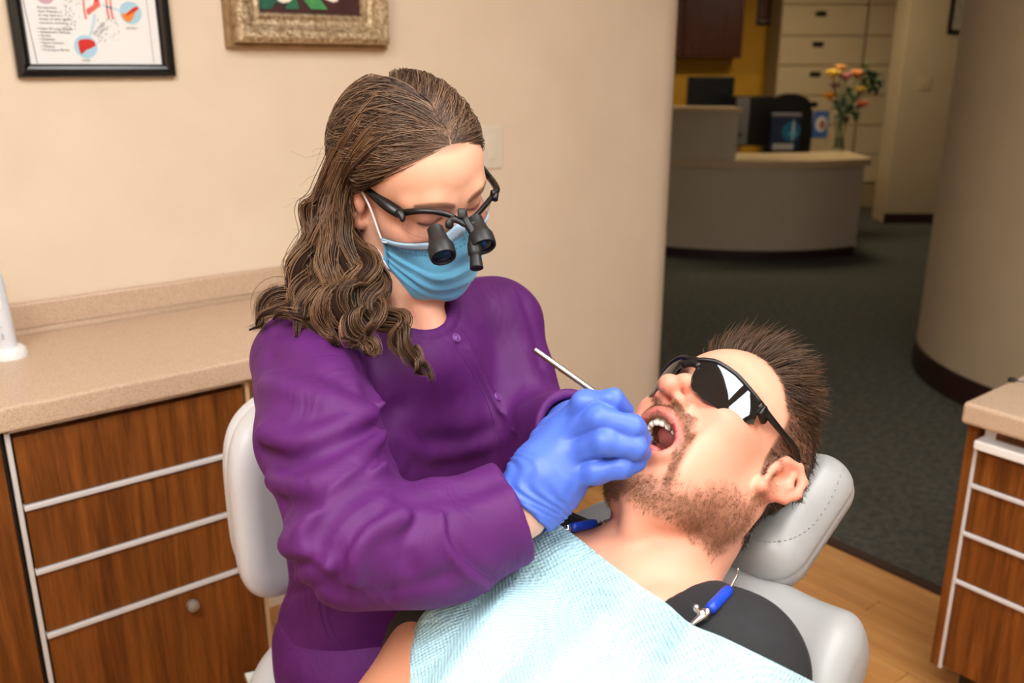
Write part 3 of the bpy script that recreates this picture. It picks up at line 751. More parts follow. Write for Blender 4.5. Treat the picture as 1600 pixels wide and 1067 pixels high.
for (px, py, c, nm, s) in fl_specs:
    s *= 1.55
    p = at(px, py, d0 + random.uniform(-.05, .05)); b = uv(u, v, ZT + .10)
    r = empty('flower', b, nm + ' blossom in the clear vase on the reception desk', 'flower', 'flowers in the vase')
    tube('stem', catmull([b, uv(u, v, ZT + .28) + (p - uv(u, v, ZT + .5)) * A(.1, .1, 0), p], 8), .006, GREEN, r, 6)
    pm = mottled('petals_' + nm, srgb(*[int(x * .85) for x in c]), srgb(*c), 30, .6)
    for k in range(14):
        a = 2.4 * k; t = .25 + .75 * (k / 14); dirv = A(math.cos(a) * t, math.sin(a) * t, .55 - .35 * t)
        X = unit(np.cross(dirv, (0, 0, 1.))); Rm = np.stack([unit(dirv), X, np.cross(unit(dirv), X)], 1)
        V, Fc = ellip_geo(p + unit(dirv) * s * .5 * t, (s * .5, s * .36, s * .12), Rm, 7, 5); mesh('petal', V, Fc, pm, r)
for (px, py) in ((1362, 118), (1372, 122), (1355, 130), (1366, 132), (1357, 108), (1330, 145), (1322, 160), (1334, 172), (1310, 165), (1318, 178)):
    p = at(px, py, d0 + random.uniform(-.06, .06)); b = uv(u, v, ZT + .10)
    r = empty('leafy_sprig', b, 'dark green leafy sprig among the flowers in the vase', 'sprig', 'greenery in the vase')
    tube('stem', catmull([b, uv(u, v, ZT + .3), p], 8), .003, GREEN, r, 5)
    for k in range(5):
        a = k * 1.3; q = p + A(math.cos(a) * .03, math.sin(a) * .03, -.02 * k + .03)
        V, Fc = ellip_geo(q, (.045, .026, .006), roty(a) , 7, 4); mesh('leaf', V, Fc, GREEN, r)
# lateral file cabinets
def file_cabinet(name, px0, px1, d, label, handles):
    u0, v, _ = uvz(px0, 60, d); u1 = uvz(px1, 60, d)[0]
    r = empty(name, uv((u0 + u1) / 2, v + .25, 0), label, 'filing cabinet', 'lateral file cabinets')
    fm = M['file']
    ubox('body', (u0, v + .02, 0), (u1, v + .42, 2.25), M['fileshade'], r, .004)
    zl = [uvz(1280, y, d)[2] for y in (-46, 8, 56, 102, 150, 198, 246, 294)]
    for i in range(len(zl) - 1):
        dr = ubox('drawer', (u0 + .006, v, zl[i + 1] + .006), (u1 - .006, v + .02, zl[i] - .006), fm, r, .004)
        if handles:
            zc = (zl[i] + zl[i + 1]) / 2 + .06; uc = u0 + (u1 - u0) * .45
            ubox('handle', (uc - .055, v - .012, zc - .025), (uc + .055, v + .0, zc + .025), M['black'], dr, .006)
M['fileshade'] = flat('putty_gap_shade', srgb(168, 146, 108), .7)  # body darker than the drawers: shadow of the drawer gaps painted in
M['file'] = mottled('putty_enamel', srgb(206, 184, 146), srgb(212, 190, 152), 4, .55)
file_cabinet('filing_cabinet', 1219, 1352, 8.95, 'putty lateral filing cabinet with black handles behind the flowers', True)
file_cabinet('filing_cabinet', 1354, 1420, 8.95, 'putty filing cabinet without visible handles, next to the far wall', False)
# cherry wall cabinets
u0, v, z = uvz(1040, 88, 9.0); u1 = uvz(1168, 88, 9.0)[0]; v = 10.049
wc_ = empty('wall_cabinet', uv((u0 + u1) / 2, v, 1.5), 'dark cherry wall cabinet on the mustard wall behind the desk', 'cabinet')
zb = uvz(1110, 90, 9.0)[2]
ubox('body', (u0 - .4, v - .33, zb), (u1, v, 2.35), M['cherry'], wc_, .003)
for k in range(2):
    m_ = u0 - .4 + (u1 - u0 + .4) * k / 2; e_ = u0 - .4 + (u1 - u0 + .4) * (k + 1) / 2
    dr = ubox('door', (m_ + .004, v - .352, zb + .004), (e_ - .004, v - .331, 2.34), M['cherry'], wc_, .004)
    kp = uv(e_ - .05 if k == 0 else m_ + .05, v - .352, zb + .1)
    lathe('knob', [(.006, 0), (.006, .015), (.013, .02), (.008, .028)], kp, -np.append(E2, 0), M['steel'], dr, 12)
# framed photograph on the mustard wall
def hung(name, px0, px1, py1, d, z1, v_, label, matte, inner, innermat, fm):
    u0 = uvz(px0, py1, d)[0]; u1 = uvz(px1, py1, d)[0]; z0 = uvz(px0, py1, d)[2]
    r = empty(name, uv((u0 + u1) / 2, v_, z0), label, 'picture')
    V, Fc = join([box_geo((u0, v_ - .02, z0), (u0 + .03, v_, z1)), box_geo((u1 - .03, v_ - .02, z0), (u1, v_, z1)), box_geo((u0 + .03, v_ - .02, z0), (u1 - .03, v_, z0 + .03)), box_geo((u0 + .03, v_ - .02, z1 - .03), (u1 - .03, v_, z1))])
    mesh('frame', V @ RUV.T, Fc, fm, r, False)
    ubox('mat_board', (u0 + .03, v_ - .012, z0 + .03), (u1 - .03, v_ - .002, z1 - .03), matte, r, 0)
    ubox('image', (u0 + .03 + inner, v_ - .014, z0 + .03 + inner * 2.2), (u1 - .03 - inner, v_ - .0125, z1 - .03 - inner), innermat, r, 0)
hung('framed_photo', 1180, 1214, 40, 9.5, 2.25, 10.049, 'small dark framed photograph on the mustard wall', flat('photo_mat', srgb(150, 132, 110), .6), .012, mottled('photo_print', srgb(54, 26, 30), srgb(140, 84, 72), 9, .5), M['black'])
v_ = 8.449; k = uvz(1443, 55, 8.6)
hung('framed_certificate', 1444, 1492, 55, 8.42, 2.3, v_, 'certificate in a dark frame on the far beige wall', flat('certificate', srgb(176, 164, 146), .6), .02, mottled('certificate_print', srgb(150, 138, 124), srgb(186, 174, 156), 25, .6), M['black'])
p = at(1421, 128, 8.42); pz = p[2]
switch_plate('light_switch', uv(p[:2] @ E1, 8.449, pz), np.append(E1, 0), (0, 0, 1), -np.append(E2, 0), .12, .12, 'beige double switch plate on the far hallway wall', flat('tan_plastic', srgb(196, 176, 140), .5))
# ------------------------------------------------------------------ heads
def rotx(P, a, piv):
    c, s = math.cos(a), math.sin(a); q = P - np.asarray(piv, np.float32); o = q.copy()
    o[:, 1] = c * q[:, 1] - s * q[:, 2]; o[:, 2] = s * q[:, 1] + c * q[:, 2]
    return o + np.asarray(piv, np.float32)
PIV = (0, .008, -.008)
def ear(Q):
    hx = [(.0735, .006, -.001), (.078, .005, .018), (.083, -.006, .031), (.088, -.021, .029), (.090, -.029, .013), (.087, -.027, -.006), (.081, -.017, -.021), (.0765, -.006, -.029)]
    Q = rotx(Q, -math.radians(22), (0, -.004, -.004))
    d = chain(Q, hx, [.004, .0042, .0048, .005, .0048, .0045, .005, .0075], .004)
    plate = ell(Q, (.0770, -.011, .002), (.0056, .020, .029))
    plate = smax(plate, -ell(Q, (.0855, -.007, -.004), (.0115, .0105, .014)), .003)
    plate = smax(plate, -ell(Q, (.0895, -.017, .020), (.008, .0075, .008)), .004)
    d = smin(d, plate, .006)
    d = smin(d, chain(Q, [(.083, -.012, .020), (.0855, -.0195, .008), (.084, -.0185, -.006), (.080, -.009, -.016)], [.003, .0036, .0036, .0035], .004), .005)
    d = smin(d, cap(Q, (.0765, .004, -.008), (.078, .003, -.001), .0042), .005)
    return d
def head_sdf(P, male=True, jaw=0.0, ears=(True, True), mouth=False):
    P = np.asarray(P, np.float32); Q = P.copy(); Q[:, 0] = np.abs(Q[:, 0])
    J = rotx(Q, jaw, PIV) if jaw else Q
    w = 1.0 if male else 0.94
    d = ell(Q, (0, -.012, .048), (.0765, .099, .084)) if male else ell(Q, (0, -.006, .047), (.0745, .092, .080))
    d = smin(d, ell(Q, (0, .030, .046), (.064, .066, .060)), .02)
    d = smin(d, ell(Q, (0, .036, -.018), (.055 * w, .058, .060)), .025)
    d = smin(d, ell(Q, (.045 * w, .058, -.014), (.021, .026, .017)), .025)
    d = smin(d, ell(Q, (.050 * w, .02, -.035), (.016, .04, .045)), .02)
    dj = chain(J, [(.055 * w, -.004, -.030), (.053 * w, .006, -.066), (.030 * w, .058, -.094), (0, .080, -.099)], [.015, .0155, .017, .0185], .02)
    dj = smin(dj, ell(J, (0, .040, -.070), (.047 * w, .046, .034)), .02)
    if jaw:
        dj = smin(dj, ell(J, (0, .078, -.082), (.028, .016, .022)), .012)
        d = smin(d, ell(Q, (.043, .050, -.058), (.014, .030, .040)), .02)       # stretched cheek
    d = smin(d, dj, .028)
    if not jaw:
        d = smin(d, ell(Q, (0, .080, -.060), (.024, .018, .02)), .02)
    # upper lip mound / maxilla
    d = smin(d, ell(Q, (0, .078, -.040), (.027, .020, .016)), .014)
    # brow, sockets, lids
    d = smin(d, chain(Q, [(.010, .090, .031), (.028, .086, .035), (.046, .070, .030)], [.0085, .0085, .008], .01), .016)
    d = smax(d, -ell(Q, (.032, .101, .014), (.0165, .017, .0125)), .014)
    d = smin(d, ell(Q, (.0315, .0755, .013), (.0145, .0125, .0115)), .005)
    # nose
    nl = .004 if male else 0.0
    d = smin(d, chain(Q, [(0, .088, .022), (0, .102, .002), (0, .113 + nl, -.018)], [.0065, .0075, .0085], .012), .012)
    d = smin(d, ell(Q, (0, .112 + nl, -.020), (.0105, .0105, .0095)), .008)
    d = smin(d, ell(Q, (.0115, .100, -.026), (.0078, .011, .0085)), .006)
    d = smax(d, -ell(Q, (.0068, .106, -.0345), (.0042, .0065, .0055)), .003)
    if mouth:
        # opening: lips ring and oral cavity
        a = np.linspace(0, 2 * math.pi, 25)
        lipc = [lip_pt(t) for t in a]
        lr = [.0040 + .0012 * max(0, -math.sin(t)) for t in a]
        d = smax(d, -ell(Q, (0, .085, MZ), (.0255, .045, MH)), .006)
        d = smin(d, chain(P, lipc, lr, .004), .009)
        d = smax(d, -ell(Q, (0, .058, MZ - .001), (.0275, .046, MH + .003)), .003)
    for s, on in zip((1, -1), ears):
        if on: E_ = P.copy(); E_[:, 0] *= s; d = smin(d, ear(E_), .005)
    return d
MZ, MH = -.0640, .0190
def lip_pt(t):
    x = .0270 * math.cos(t); z = MZ + (MH + .002) * math.sin(t)
    y = .0900 - 13 * x * x + (z - MZ) * .50
    return (x, y, z)

# ------------------------------------------------------------------ the man in the chair
RM = np.array([[-0.0588, -0.4273, 0.9022], [0.9876, 0.1067, 0.1149], [-0.1454, 0.8978, 0.4158]])
TM = A(0.724, 0.564, 1.0129)
def toM(P): return ((np.asarray(P) - TM) @ RM).astype(np.float32)
def fromM(L): return np.asarray(L) @ RM.T + TM
JAW = math.radians(16.5)
U = unit(A(-.90, 0.0, -.43)); NC = unit(A(-.43, 0, .90)); YA = A(0, 1, 0)
NB = A(.592, .548, .912)                           # base of the neck
RB = np.stack([YA, NC, -U], 1)                     # torso frame: right, chest-up, headward
def tb_(a, n, h): return NB + RB @ A(a, n, h)
SHL = at(1140, 1045, .81); SHR = A(.575, .735, .882)
ELR = at(622, 1125, .855); WRR = at(470, 1330, .80)
ELL_ = tb_(-.27, -.10, -.30)
def neck_man(P):
    d = chain(P, [fromM((0, -.030, -.04)), NB + NC * -.01], [.058, .066], .02)
    for s in (1, -1):                              # neck muscles and collar bones
        d = smin(d, chain(P, [fromM((s * .055, -.02, -.035)), tb_(s * .022, .035, -.03)], [.014, .011], .01), .018)
        d = smin(d, chain(P, [tb_(s * .02, .040, -.035), tb_(s * .06, .040, -.025), tb_(s * .10, .02, -.03)], [.010, .008, .006], .01), .02)
    d = smin(d, ell(P, fromM((0, .028, -.135)), (.012, .012, .014)), .02)
    return d
def torso_man(P, g=0.0):
    d = ell(P, tb_(0, -.055, -.20), (.180 + g, .110 + g, .23 + g), RB)
    d = smin(d, ell(P, tb_(.075, .0, -.17), (.085 + g, .05 + g, .085 + g), RB), .05)
    d = smin(d, ell(P, tb_(-.075, .0, -.17), (.085 + g, .05 + g, .085 + g), RB), .05)
    d = smin(d, ell(P, tb_(0, -.06, -.42), (.165 + g, .105 + g, .16 + g), RB), .08)
    for s, S in ((-1, SHL), (1, SHR)):
        d = smin(d, chain(P, [tb_(s * .05, -.02, -.01), S], [.052 + g, .058 + g], .03), .05)
    return d
def arms_man(P, g=0.0):
    d = chain(P, [SHR, ELR, WRR], [.054 + g, .045 + g, .034 + g], .02)
    return np.minimum(d, chain(P, [SHL, ELL_, ELL_ + U * .25 + NC * .06], [.056 + g, .048 + g, .033 + g], .02))
def man_skin(P):
    d = head_sdf(toM(P), True, JAW, (True, True), True)
    d = smin(d, neck_man(P), .02)
    return smin(d, torso_man(P), .03)
MPM = empty('person', tb_(0, -.1, -.3), 'bearded man lying back in the dental chair, mouth open, black t-shirt', 'person')
def man_body():
    V, Q = surf(man_skin, A(.42, .38, .80), A(.92, .76, 1.22), .0021)
    V2, Q2 = surf(lambda P: smin(torso_man(P), arms_man(P), .03), A(-.15, .10, .35), A(.75, .98, 1.0), .006)
    L = toM(V).astype(float)
    x, y, z = L.T; ax_ = np.abs(x)
    base = np.tile(lin(222, 158, 133), (len(V), 1))
    n = vnoise(V, 60, 1) * .5 + vnoise(V, 160, 2) * .3
    base = base * (1 + .05 * n[:, None])
    red = np.maximum.reduce([sstep(.035, .008, np.linalg.norm(L - A(0, .112, -.022), axis=1)) * .55, sstep(.05, .01, np.linalg.norm(np.stack([ax_, y, z], 1) - A(.045, .07, -.015), axis=1)) * .45])
    red = np.maximum(red, sstep(.074, .082, ax_) * (np.abs(z) < .045) * (y < .02) * .6)
    base = mix(base, lin(222, 130, 108), red)
    # lips and mouth lining
    lp = np.array([lip_pt(t) for t in np.linspace(0, 2 * math.pi, 60)])
    dl = np.min(np.linalg.norm(L[:, None, :] - lp[None], axis=2) if len(L) < 1 else np.stack([np.linalg.norm(L - q, axis=1) for q in lp]), axis=0)
    base = mix(base, lin(206, 112, 102), sstep(.0068, .0048, dl))
    ins = (np.sqrt((x / .0255) ** 2 + ((z - MZ) / (MH + .004)) ** 2) < 1.02) & (y < .096) & (y > .0) & (dl > .004) & (z > MZ - MH + .002)
    base[ins] = lin(150, 58, 52)
    # stubble tint: jaw, chin, moustache
    Jq = rotx(np.stack([ax_, y, z], 1).astype(np.float32), JAW, PIV).astype(float)
    bw = beard_mask(L, Jq, dl)
    base = mix(base, lin(122, 80, 58), bw * .74)
    base = mix(base, lin(70, 46, 32), hair_mask_m(L) * .85)
    neckred = sstep(.25, .0, np.linalg.norm(V - NB, axis=1)) * sstep(-.09, -.13, z)
    base = mix(base, lin(214, 152, 124), neckred * .6)
    col2 = np.tile(lin(194, 132, 102), (len(V2), 1)) * (1 + .04 * vnoise(V2, 50, 3)[:, None])
    Vt = np.vstack([V, V2]); Qt = np.vstack([Q, Q2 + len(V)])
    mesh('body', Vt, Qt, M['skin'], MPM, True, np.vstack([base, col2]))
    return V, Q, L, Jq, bw
def beard_mask(L, Jq, dl):
    x, y, z = L.T; ax_ = np.abs(x)
    jy, jz = Jq[:, 1], Jq[:, 2]
    # cheek line falls from the sideburn to the corner of the mouth, lower limit under the jaw
    top = np.interp(jy, [.0, .012, .05, .08, .1], [.02, -.040, -.060, -.080, -.084])
    m = sstep(-.012, .016, top - jz + .006 * vnoise(L, 220, 31)) * sstep(-.117, -.104, jz) * sstep(-.012, .006, jy) * sstep(.10, .075, np.abs(L[:, 0]))
    m *= 1 - .8 * (sstep(.018, .010, ax_) * sstep(-.078, -.070, jz) * (jz < -.05))
    mo = sstep(.036, .028, ax_) * sstep(-.029, -.032, z) * sstep(-.060, -.050, z) * sstep(.06, .07, y)
    side = sstep(.044, .036, ax_) * sstep(.026, .031, ax_) * sstep(-.04, -.05, z) * sstep(.045, .055, y)
    m = np.maximum(np.maximum(m * .9, mo), side * .8)
    return m * sstep(.0045, .007, dl)
def hair_mask_m(L):
    x, y, z = L.T; ax_ = np.abs(x)
    # front hairline with recessed temples, sideburn before the ear, nape
    th = np.interp(y, [-.2, -.05, -.022, -.012, .008, .018, .028, .045, .062, .075, .2], [-.075, -.06, -.03, .03, -.018, .02, .048, .066, .086, .0915, .094])
    m = sstep(-.007, .009, z - th + .0035 * vnoise(L, 300, 41))
    m *= 1 - (ax_ > .0765) * (np.abs(z) < .04) * (y > -.034) * (y < .012)
    return m
MV, MQ, ML, MJ, MBW = man_body()

# teeth and tongue
TOOTH = flat('enamel', srgb(240, 232, 218), .18)
def tooth_row(n, zc, h, wid, yfront, jawrot, up, parent):
    for i in range(n):
        s = (i + .5 - n / 2) * wid
        th = s / .024; x = .0225 * math.sin(th); y = yfront - .0225 * (1 - math.cos(th)) * 1.25
        ww = wid * (.52 if abs(i + .5 - n / 2) < 1.2 else .46)
        V, Fc = ellip_geo((0, 0, 0), (ww, .0034, h / 2), None, 12, 8)
        V[:, 0] = np.sign(V[:, 0]) * ww * (np.abs(V[:, 0]) / ww) ** .6
        V[:, 2] = np.sign(V[:, 2]) * h / 2 * (np.abs(V[:, 2]) / (h / 2)) ** .65
        c, sn = math.cos(-th), math.sin(-th)
        V = np.stack([V[:, 0] * c - V[:, 1] * sn + x, V[:, 0] * sn + V[:, 1] * c + y, V[:, 2] + zc - .0012 * abs(i + .5 - n / 2) * up * .3], 1)
        if jawrot: V = rotx(V.astype(np.float32), -JAW, PIV)
        mesh('tooth', fromM(V), Fc, TOOTH, parent)
tooth_row(12, MZ + MH - .0050, .0105, .0078, .0925, False, 1, MPM)
tooth_row(10, -.0595, .008, .0066, .0800, True, -1, MPM)
TONGUE = mottled('tongue', srgb(186, 84, 82), srgb(200, 104, 98), 90, .35)
V, Fc = ellip_geo((0, .050, MZ - MH + .006), (.0185, .034, .011), None, 20, 12)
mesh('tongue', fromM(V), Fc, TONGUE, MPM)
V, Fc = ellip_geo((0, .058, MZ + MH - .003), (.0165, .026, .004), None, 16, 8)
mesh('gum', fromM(V), Fc, flat('gum', srgb(196, 110, 100), .35), MPM)
# t-shirt
def shirt(P):
    d = torso_man(P, .006)
    sl = chain(P, [SHR, SHR + (ELR - SHR) * .76], [.062, .056], .02)
    dirv = unit(ELR - SHR); end = SHR + (ELR - SHR) * .66
    sl = smax(sl, (P - end.astype(np.float32)) @ dirv.astype(np.float32), .004)
    d = smin(d, sl, .03)
    dl_ = unit(ELL_ - SHL); sl = chain(P, [SHL, SHL + (ELL_ - SHL) * .6], [.064, .060], .02)
    d = smin(d, smax(sl, (P - (SHL + (ELL_ - SHL) * .55).astype(np.float32)) @ dl_.astype(np.float32), .004), .03)
    L = (P - NB.astype(np.float32)) @ RB.astype(np.float32)
    neckhole = ell(P, tb_(0, .035, .02), (.082, .09, .078), RB)
    d = d + .0012 * np.sin(18 * L[:, 0] + 30 * L[:, 2]) * np.sin(25 * L[:, 2] - 12 * L[:, 0])
    ring = np.exp(-((neckhole - .008) / .007) ** 2) * .0018
    return smax(d - ring, -neckhole, .003)
V, Q = surf(shirt, A(-.1, .1, .45), A(.75, .95, 1.02), .0042)
CLOTHB = mottled('black_jersey', srgb(26, 27, 30), srgb(32, 33, 36), 80, .85, .3, 900, .0006)
mesh('tshirt', V, Q, CLOTHB, MPM)

# ------------------------------------------------------------------ the woman
RW = np.array([[-0.9807, 0.0643, -0.1846], [0.0146, -0.9177, -0.397], [-0.1949, -0.392, 0.8991]])
TW = A(0.5879, 0.9473, 1.2799)
def toW(P): return ((np.asarray(P) - TW) @ RW).astype(np.float32)
def fromW(L): return np.asarray(L) @ RW.T + TW
WR_S = at(486, 566, 1.06); WL_S = at(776, 506, 1.27)
WR_E = at(562, 838, .84); WR_W = at(812, 797, .885)
WL_E = at(830, 690, 1.20); WL_W = at(900, 668, 1.02)
WNB = A(.572, .965, 1.105)
def neck_woman(P):
    d = chain(P, [fromW((0, -.022, -.04)), WNB + A(0, .02, -.02)], [.050, .056], .02)
    for s in (1, -1):
        d = smin(d, chain(P, [fromW((s * .050, -.015, -.035)), WNB + A(-s * .018, -.055, -.015)], [.012, .010], .01), .018)
    d = smin(d, ell(P, (.576, .972, 1.052), (.10, .092, .075)), .03)
    return d
def woman_skin(P):
    return smin(head_sdf(toW(P), False, 0.0, (True, True)), neck_woman(P), .018)
WPM = empty('person', (.55, 1.05, .45), 'woman in purple scrub jacket, loupes and blue mask, leaning over the patient', 'person')
def wtorso(P, g=0.0):
    d = ell(P, (.575, 1.02, 1.02), (.175 + g, .100 + g, .135 + g))
    d = smin(d, ell(P, (.576, .970, 1.055), (.12 + g, .098 + g, .082 + g)), .04)
    d = smin(d, ell(P, (.495, .935, .955), (.088 + g, .078 + g, .088 + g)), .05)
    d = smin(d, ell(P, (.655, .935, .955), (.088 + g, .078 + g, .088 + g)), .05)
    d = smin(d, ell(P, (.580, 1.03, .86), (.146 + g, .118 + g, .17 + g)), .06)
    d = smin(d, ell(P, (.585, 1.045, .72), (.145 + g, .125 + g, .14 + g)), .06)
    return d
def whips(P, g=0.0):
    d = ell(P, (.590, 1.07, .585), (.160 + g, .140 + g, .120 + g))
    for x0, x1 in ((.51, .46), (.66, .68)):
        d = smin(d, cap(P, (x0, 1.05, .56), (x1, .66, .545), .088 + g, .07 + g), .06)
        d = smin(d, cap(P, (x1, .66, .545), (x1, .70, .12), .062 + g, .045 + g), .03)
    return d
def woman_body():
    V, Q = surf(woman_skin, A(.43, .76, 1.03), A(.74, 1.11, 1.46), .0021)
    body = lambda P: np.minimum(smin(wtorso(P, -.012), whips(P, -.012), .05), np.minimum(chain(P, [WR_S, WR_E, at(655, 848, .852), at(715, 838, .868), WR_W], [.05, .042, .040, .036, .0305], .02), chain(P, [WL_S, WL_E, WL_W], [.05, .04, .029], .02)))
    V2, Q2 = surf(body, A(.1, .45, .05), A(.95, 1.3, 1.16), .006)
    L = toW(V).astype(float); x, y, z = L.T; ax_ = np.abs(x)
    base = np.tile(lin(226, 172, 144), (len(V), 1)) * (1 + .03 * vnoise(V, 70, 5)[:, None])
    ck = sstep(.045, .01, np.linalg.norm(np.stack([ax_, y, z], 1) - A(.045, .065, -.015), axis=1))
    base = mix(base, lin(216, 140, 120), ck * .4)
    base = mix(base, lin(214, 140, 118), sstep(.070, .080, ax_) * (np.abs(z) < .045) * (y < .02) * .6)
    # eyebrows
    br = np.min(np.stack([np.linalg.norm(np.stack([ax_, z], 1) - A(bx, bz), axis=1) + .0 for bx, bz in catmull([(.012, .0325), (.022, .0365), (.034, .0385), (.048, .033)], 24)]), axis=0)
    base = mix(base, lin(96, 64, 46), sstep(.0052, .0022, br) * (y > .05) * .8)
    # lash line and lids
    ls = np.min(np.stack([np.linalg.norm(np.stack([ax_, z], 1) - A(bx, bz), axis=1) for bx, bz in catmull([(.018, .0105), (.026, .0065), (.034, .0058), (.044, .009)], 24)]), axis=0)
    base = mix(base, lin(44, 28, 24), sstep(.0028, .0012, ls) * (y > .05) * .9)
    base = mix(base, lin(186, 124, 104), sstep(.017, .008, np.linalg.norm(np.stack([ax_, z], 1) - A(.031, .015), axis=1)) * (y > .05) * .45)
    base = mix(base, lin(62, 42, 30), sstep(-.004, .010, hair_line_w(L)) * .6)
    base = mix(base, lin(196, 118, 92), sstep(-.09, -.14, z) * .35)
    col2 = np.tile(lin(232, 188, 164), (len(V2), 1))
    mesh('body', np.vstack([V, V2]), np.vstack([Q, Q2 + len(V)]), M['skin'], WPM, True, np.vstack([base, col2]))
def hair_line_w(L):
    x, y, z = L.T; ax_ = np.abs(x)
    th = np.interp(y, [-.2, -.03, -.005, .008, .030, .045, .060, .070, .2], [-.10, -.06, .02, .028, .036, .056, .078, .088, .092])
    return z - th
woman_body()
# ------------------------------------------------------------------ scrub jacket
WAX = unit(fromW((0, -.022, -.04)) - WNB)
SLX = unit(WR_W - at(715, 838, .868))
def sleeve_r(P):
    wr = at(795, 801, .885)
    return chain(P, [WR_S, WR_S + (WR_E - WR_S) * .5 + A(-.008, 0, .006), WR_E, at(655, 848, .852), at(715, 838, .868), wr, WR_W + SLX * .01], [.069, .066, .061, .054, .050, .045, .043], .03)
def sleeve_l(P): return chain(P, [WL_S, WL_E, WL_W], [.062, .058, .046], .03)
def jacket_base(P):
    d = wtorso(P, .004)
    d = smin(d, ell(P, (.590, 1.068, .60), (.168, .148, .115)), .06)
    for S in (WR_S, WL_S):
        d = smin(d, chain(P, [WNB + (S - WNB) * .22 + A(0, .015, -.018), S], [.050, .062], .03), .05)
    d = smin(d, sleeve_r(P), .012)
    d = smin(d, sleeve_l(P), .022)
    return d
def creases(f, table):
    out = []
    for pts, depth, width in table:
        c = catmull(pts, max(6, 4 * len(pts)))
        W, ok = pix(f, [tuple(p) for p in c], .5)
        W = W[ok]
        if len(W) > 1: out.append((W.astype(np.float32), depth, width))
    return out
FOLDS = [  # image polyline, depth (+ valley, - ridge) in metres, width in metres
    ([(405, 705), (450, 722), (510, 705), (580, 672), (622, 640)], .009, .012),
    ([(412, 680), (460, 690), (530, 668), (600, 630)], -.007, .013),
    ([(440, 790), (490, 790), (560, 745), (612, 700)], .008, .012),
    ([(425, 750), (480, 758), (550, 718), (608, 672)], -.006, .013),
    ([(495, 870), (500, 830), (540, 780), (600, 745), (650, 735)], .010, .012),
    ([(470, 830), (490, 800), (540, 752), (600, 722)], -.006, .012),
    ([(530, 900), (535, 860), (560, 820), (590, 800)], .008, .009),
    ([(550, 905), (556, 862), (584, 826), (630, 806)], -.006, .011),
    ([(590, 520), (585, 570), (588, 620), (606, 662), (620, 700), (640, 760)], .012, .013),
    ([(560, 560), (575, 590), (600, 640)], .008, .009),
    ([(420, 560), (470, 570), (530, 590), (590, 630)], .006, .014),
    ([(415, 600), (470, 610), (540, 636), (590, 655)], -.005, .016),
    ([(610, 655), (660, 690), (730, 690), (790, 660)], .008, .018),
    ([(620, 700), (680, 735), (760, 720), (800, 690)], .007, .016),
    ([(640, 770), (690, 770), (750, 755), (800, 735)], .010, .014),
    ([(700, 800), (706, 840), (735, 880), (770, 905)], .004, .005),
    ([(690, 805), (696, 845), (725, 890), (760, 918)], -.003, .006),
    ([(640, 890), (634, 850), (650, 815)], .005, .010),
    ([(600, 930), (640, 920), (700, 900)], .003, .012),
    ([(440, 900), (470, 880), (500, 900), (520, 930)], .006, .012),
    ([(430, 850), (470, 860), (510, 890)], -.005, .014),
    ([(425, 930), (470, 925), (520, 915)], .005, .010),
    ([(820, 470), (838, 520), (845, 570)], .004, .012),
    ([(520, 520), (500, 505), (470, 500)], .003, .006),
    ([(716, 540), (740, 580), (770, 640), (790, 700), (796, 740)], .0025, .004),
    ([(733, 545), (756, 590), (786, 650), (808, 700)], -.002, .006),
]
CRS = creases(jacket_base, FOLDS)
def jacket(P):
    d = jacket_base(P)
    near = np.abs(d) < .03
    Pn = P[near]
    if len(Pn):
        e = np.zeros(len(Pn), np.float32)
        for W, dep, wid in CRS:
            lo, hi = W.min(0) - 3 * wid, W.max(0) + 3 * wid
            m = ((Pn > lo) & (Pn < hi)).all(1)
            if m.any(): pd = polydist(Pn[m], W); e[m] += dep * (2.6 * np.exp(-pd / (wid * .55)) if dep > 0 else 2.2 * np.exp(-(pd / (wid * .8)) ** 2))
        e += .0016 * (np.sin(Pn @ np.array([30, 18, 44], np.float32)) * np.sin(Pn @ np.array([-22, 40, 16], np.float32)))
        # fabric gathered into the cuff seam
        ax = unit(WR_W - WR_E).astype(np.float32); s = (Pn - WR_E.astype(np.float32)) @ ax
        d[near] += e
    # neckline: oval opening round the neck with a stitched band
    nk = smin(cap(P, A(.577, .924, 1.150), A(.577, .924, 1.150) + WAX * .14, .050, .064), cap(P, WNB + A(0, 0, .035), WNB + WAX * .2, .054, .070), .02)
    d = d - .0016 * np.exp(-((nk - .007) / .006) ** 2)
    d = d + .0012 * np.exp(-((nk - .0155) / .0018) ** 2)
    d = smax(d, -nk, .004)
    # sleeve openings
    ax = SLX.astype(np.float32)
    end = (WR_W - SLX * .006).astype(np.float32)
    reg = np.linalg.norm(P - end, axis=1) < .11
    cut = np.where(reg, (P - end) @ ax, -1.0)
    d = smax(d, cut.astype(np.float32), .004)
    d = smax(d, -cap(P, end - ax * .05, end + ax * .1, .037, .0405), .004)
    axl = unit(WL_W - WL_E).astype(np.float32); endl = (WL_W - unit(WL_W - WL_E) * .01).astype(np.float32)
    regl = np.linalg.norm(P - endl, axis=1) < .09
    d = smax(d, np.where(regl, (P - endl) @ axl, -1.0).astype(np.float32), .004)
    d = smax(d, -cap(P, endl - axl * .04, endl + axl * .1, .034, .04), .004)
    # hem at the hips, opening with a side vent
    hem = .575 - P[:, 2] + .10 * (P[:, 1] - 1.0)
    return smax(d, hem, .006)
SCRUB = MatB('purple_twill'); SCRUB.set(Roughness=.62, Specular_IOR_Level=.3, Sheen_Weight=.08, Sheen_Roughness=.4, Sheen_Tint=srgb(170, 90, 190))
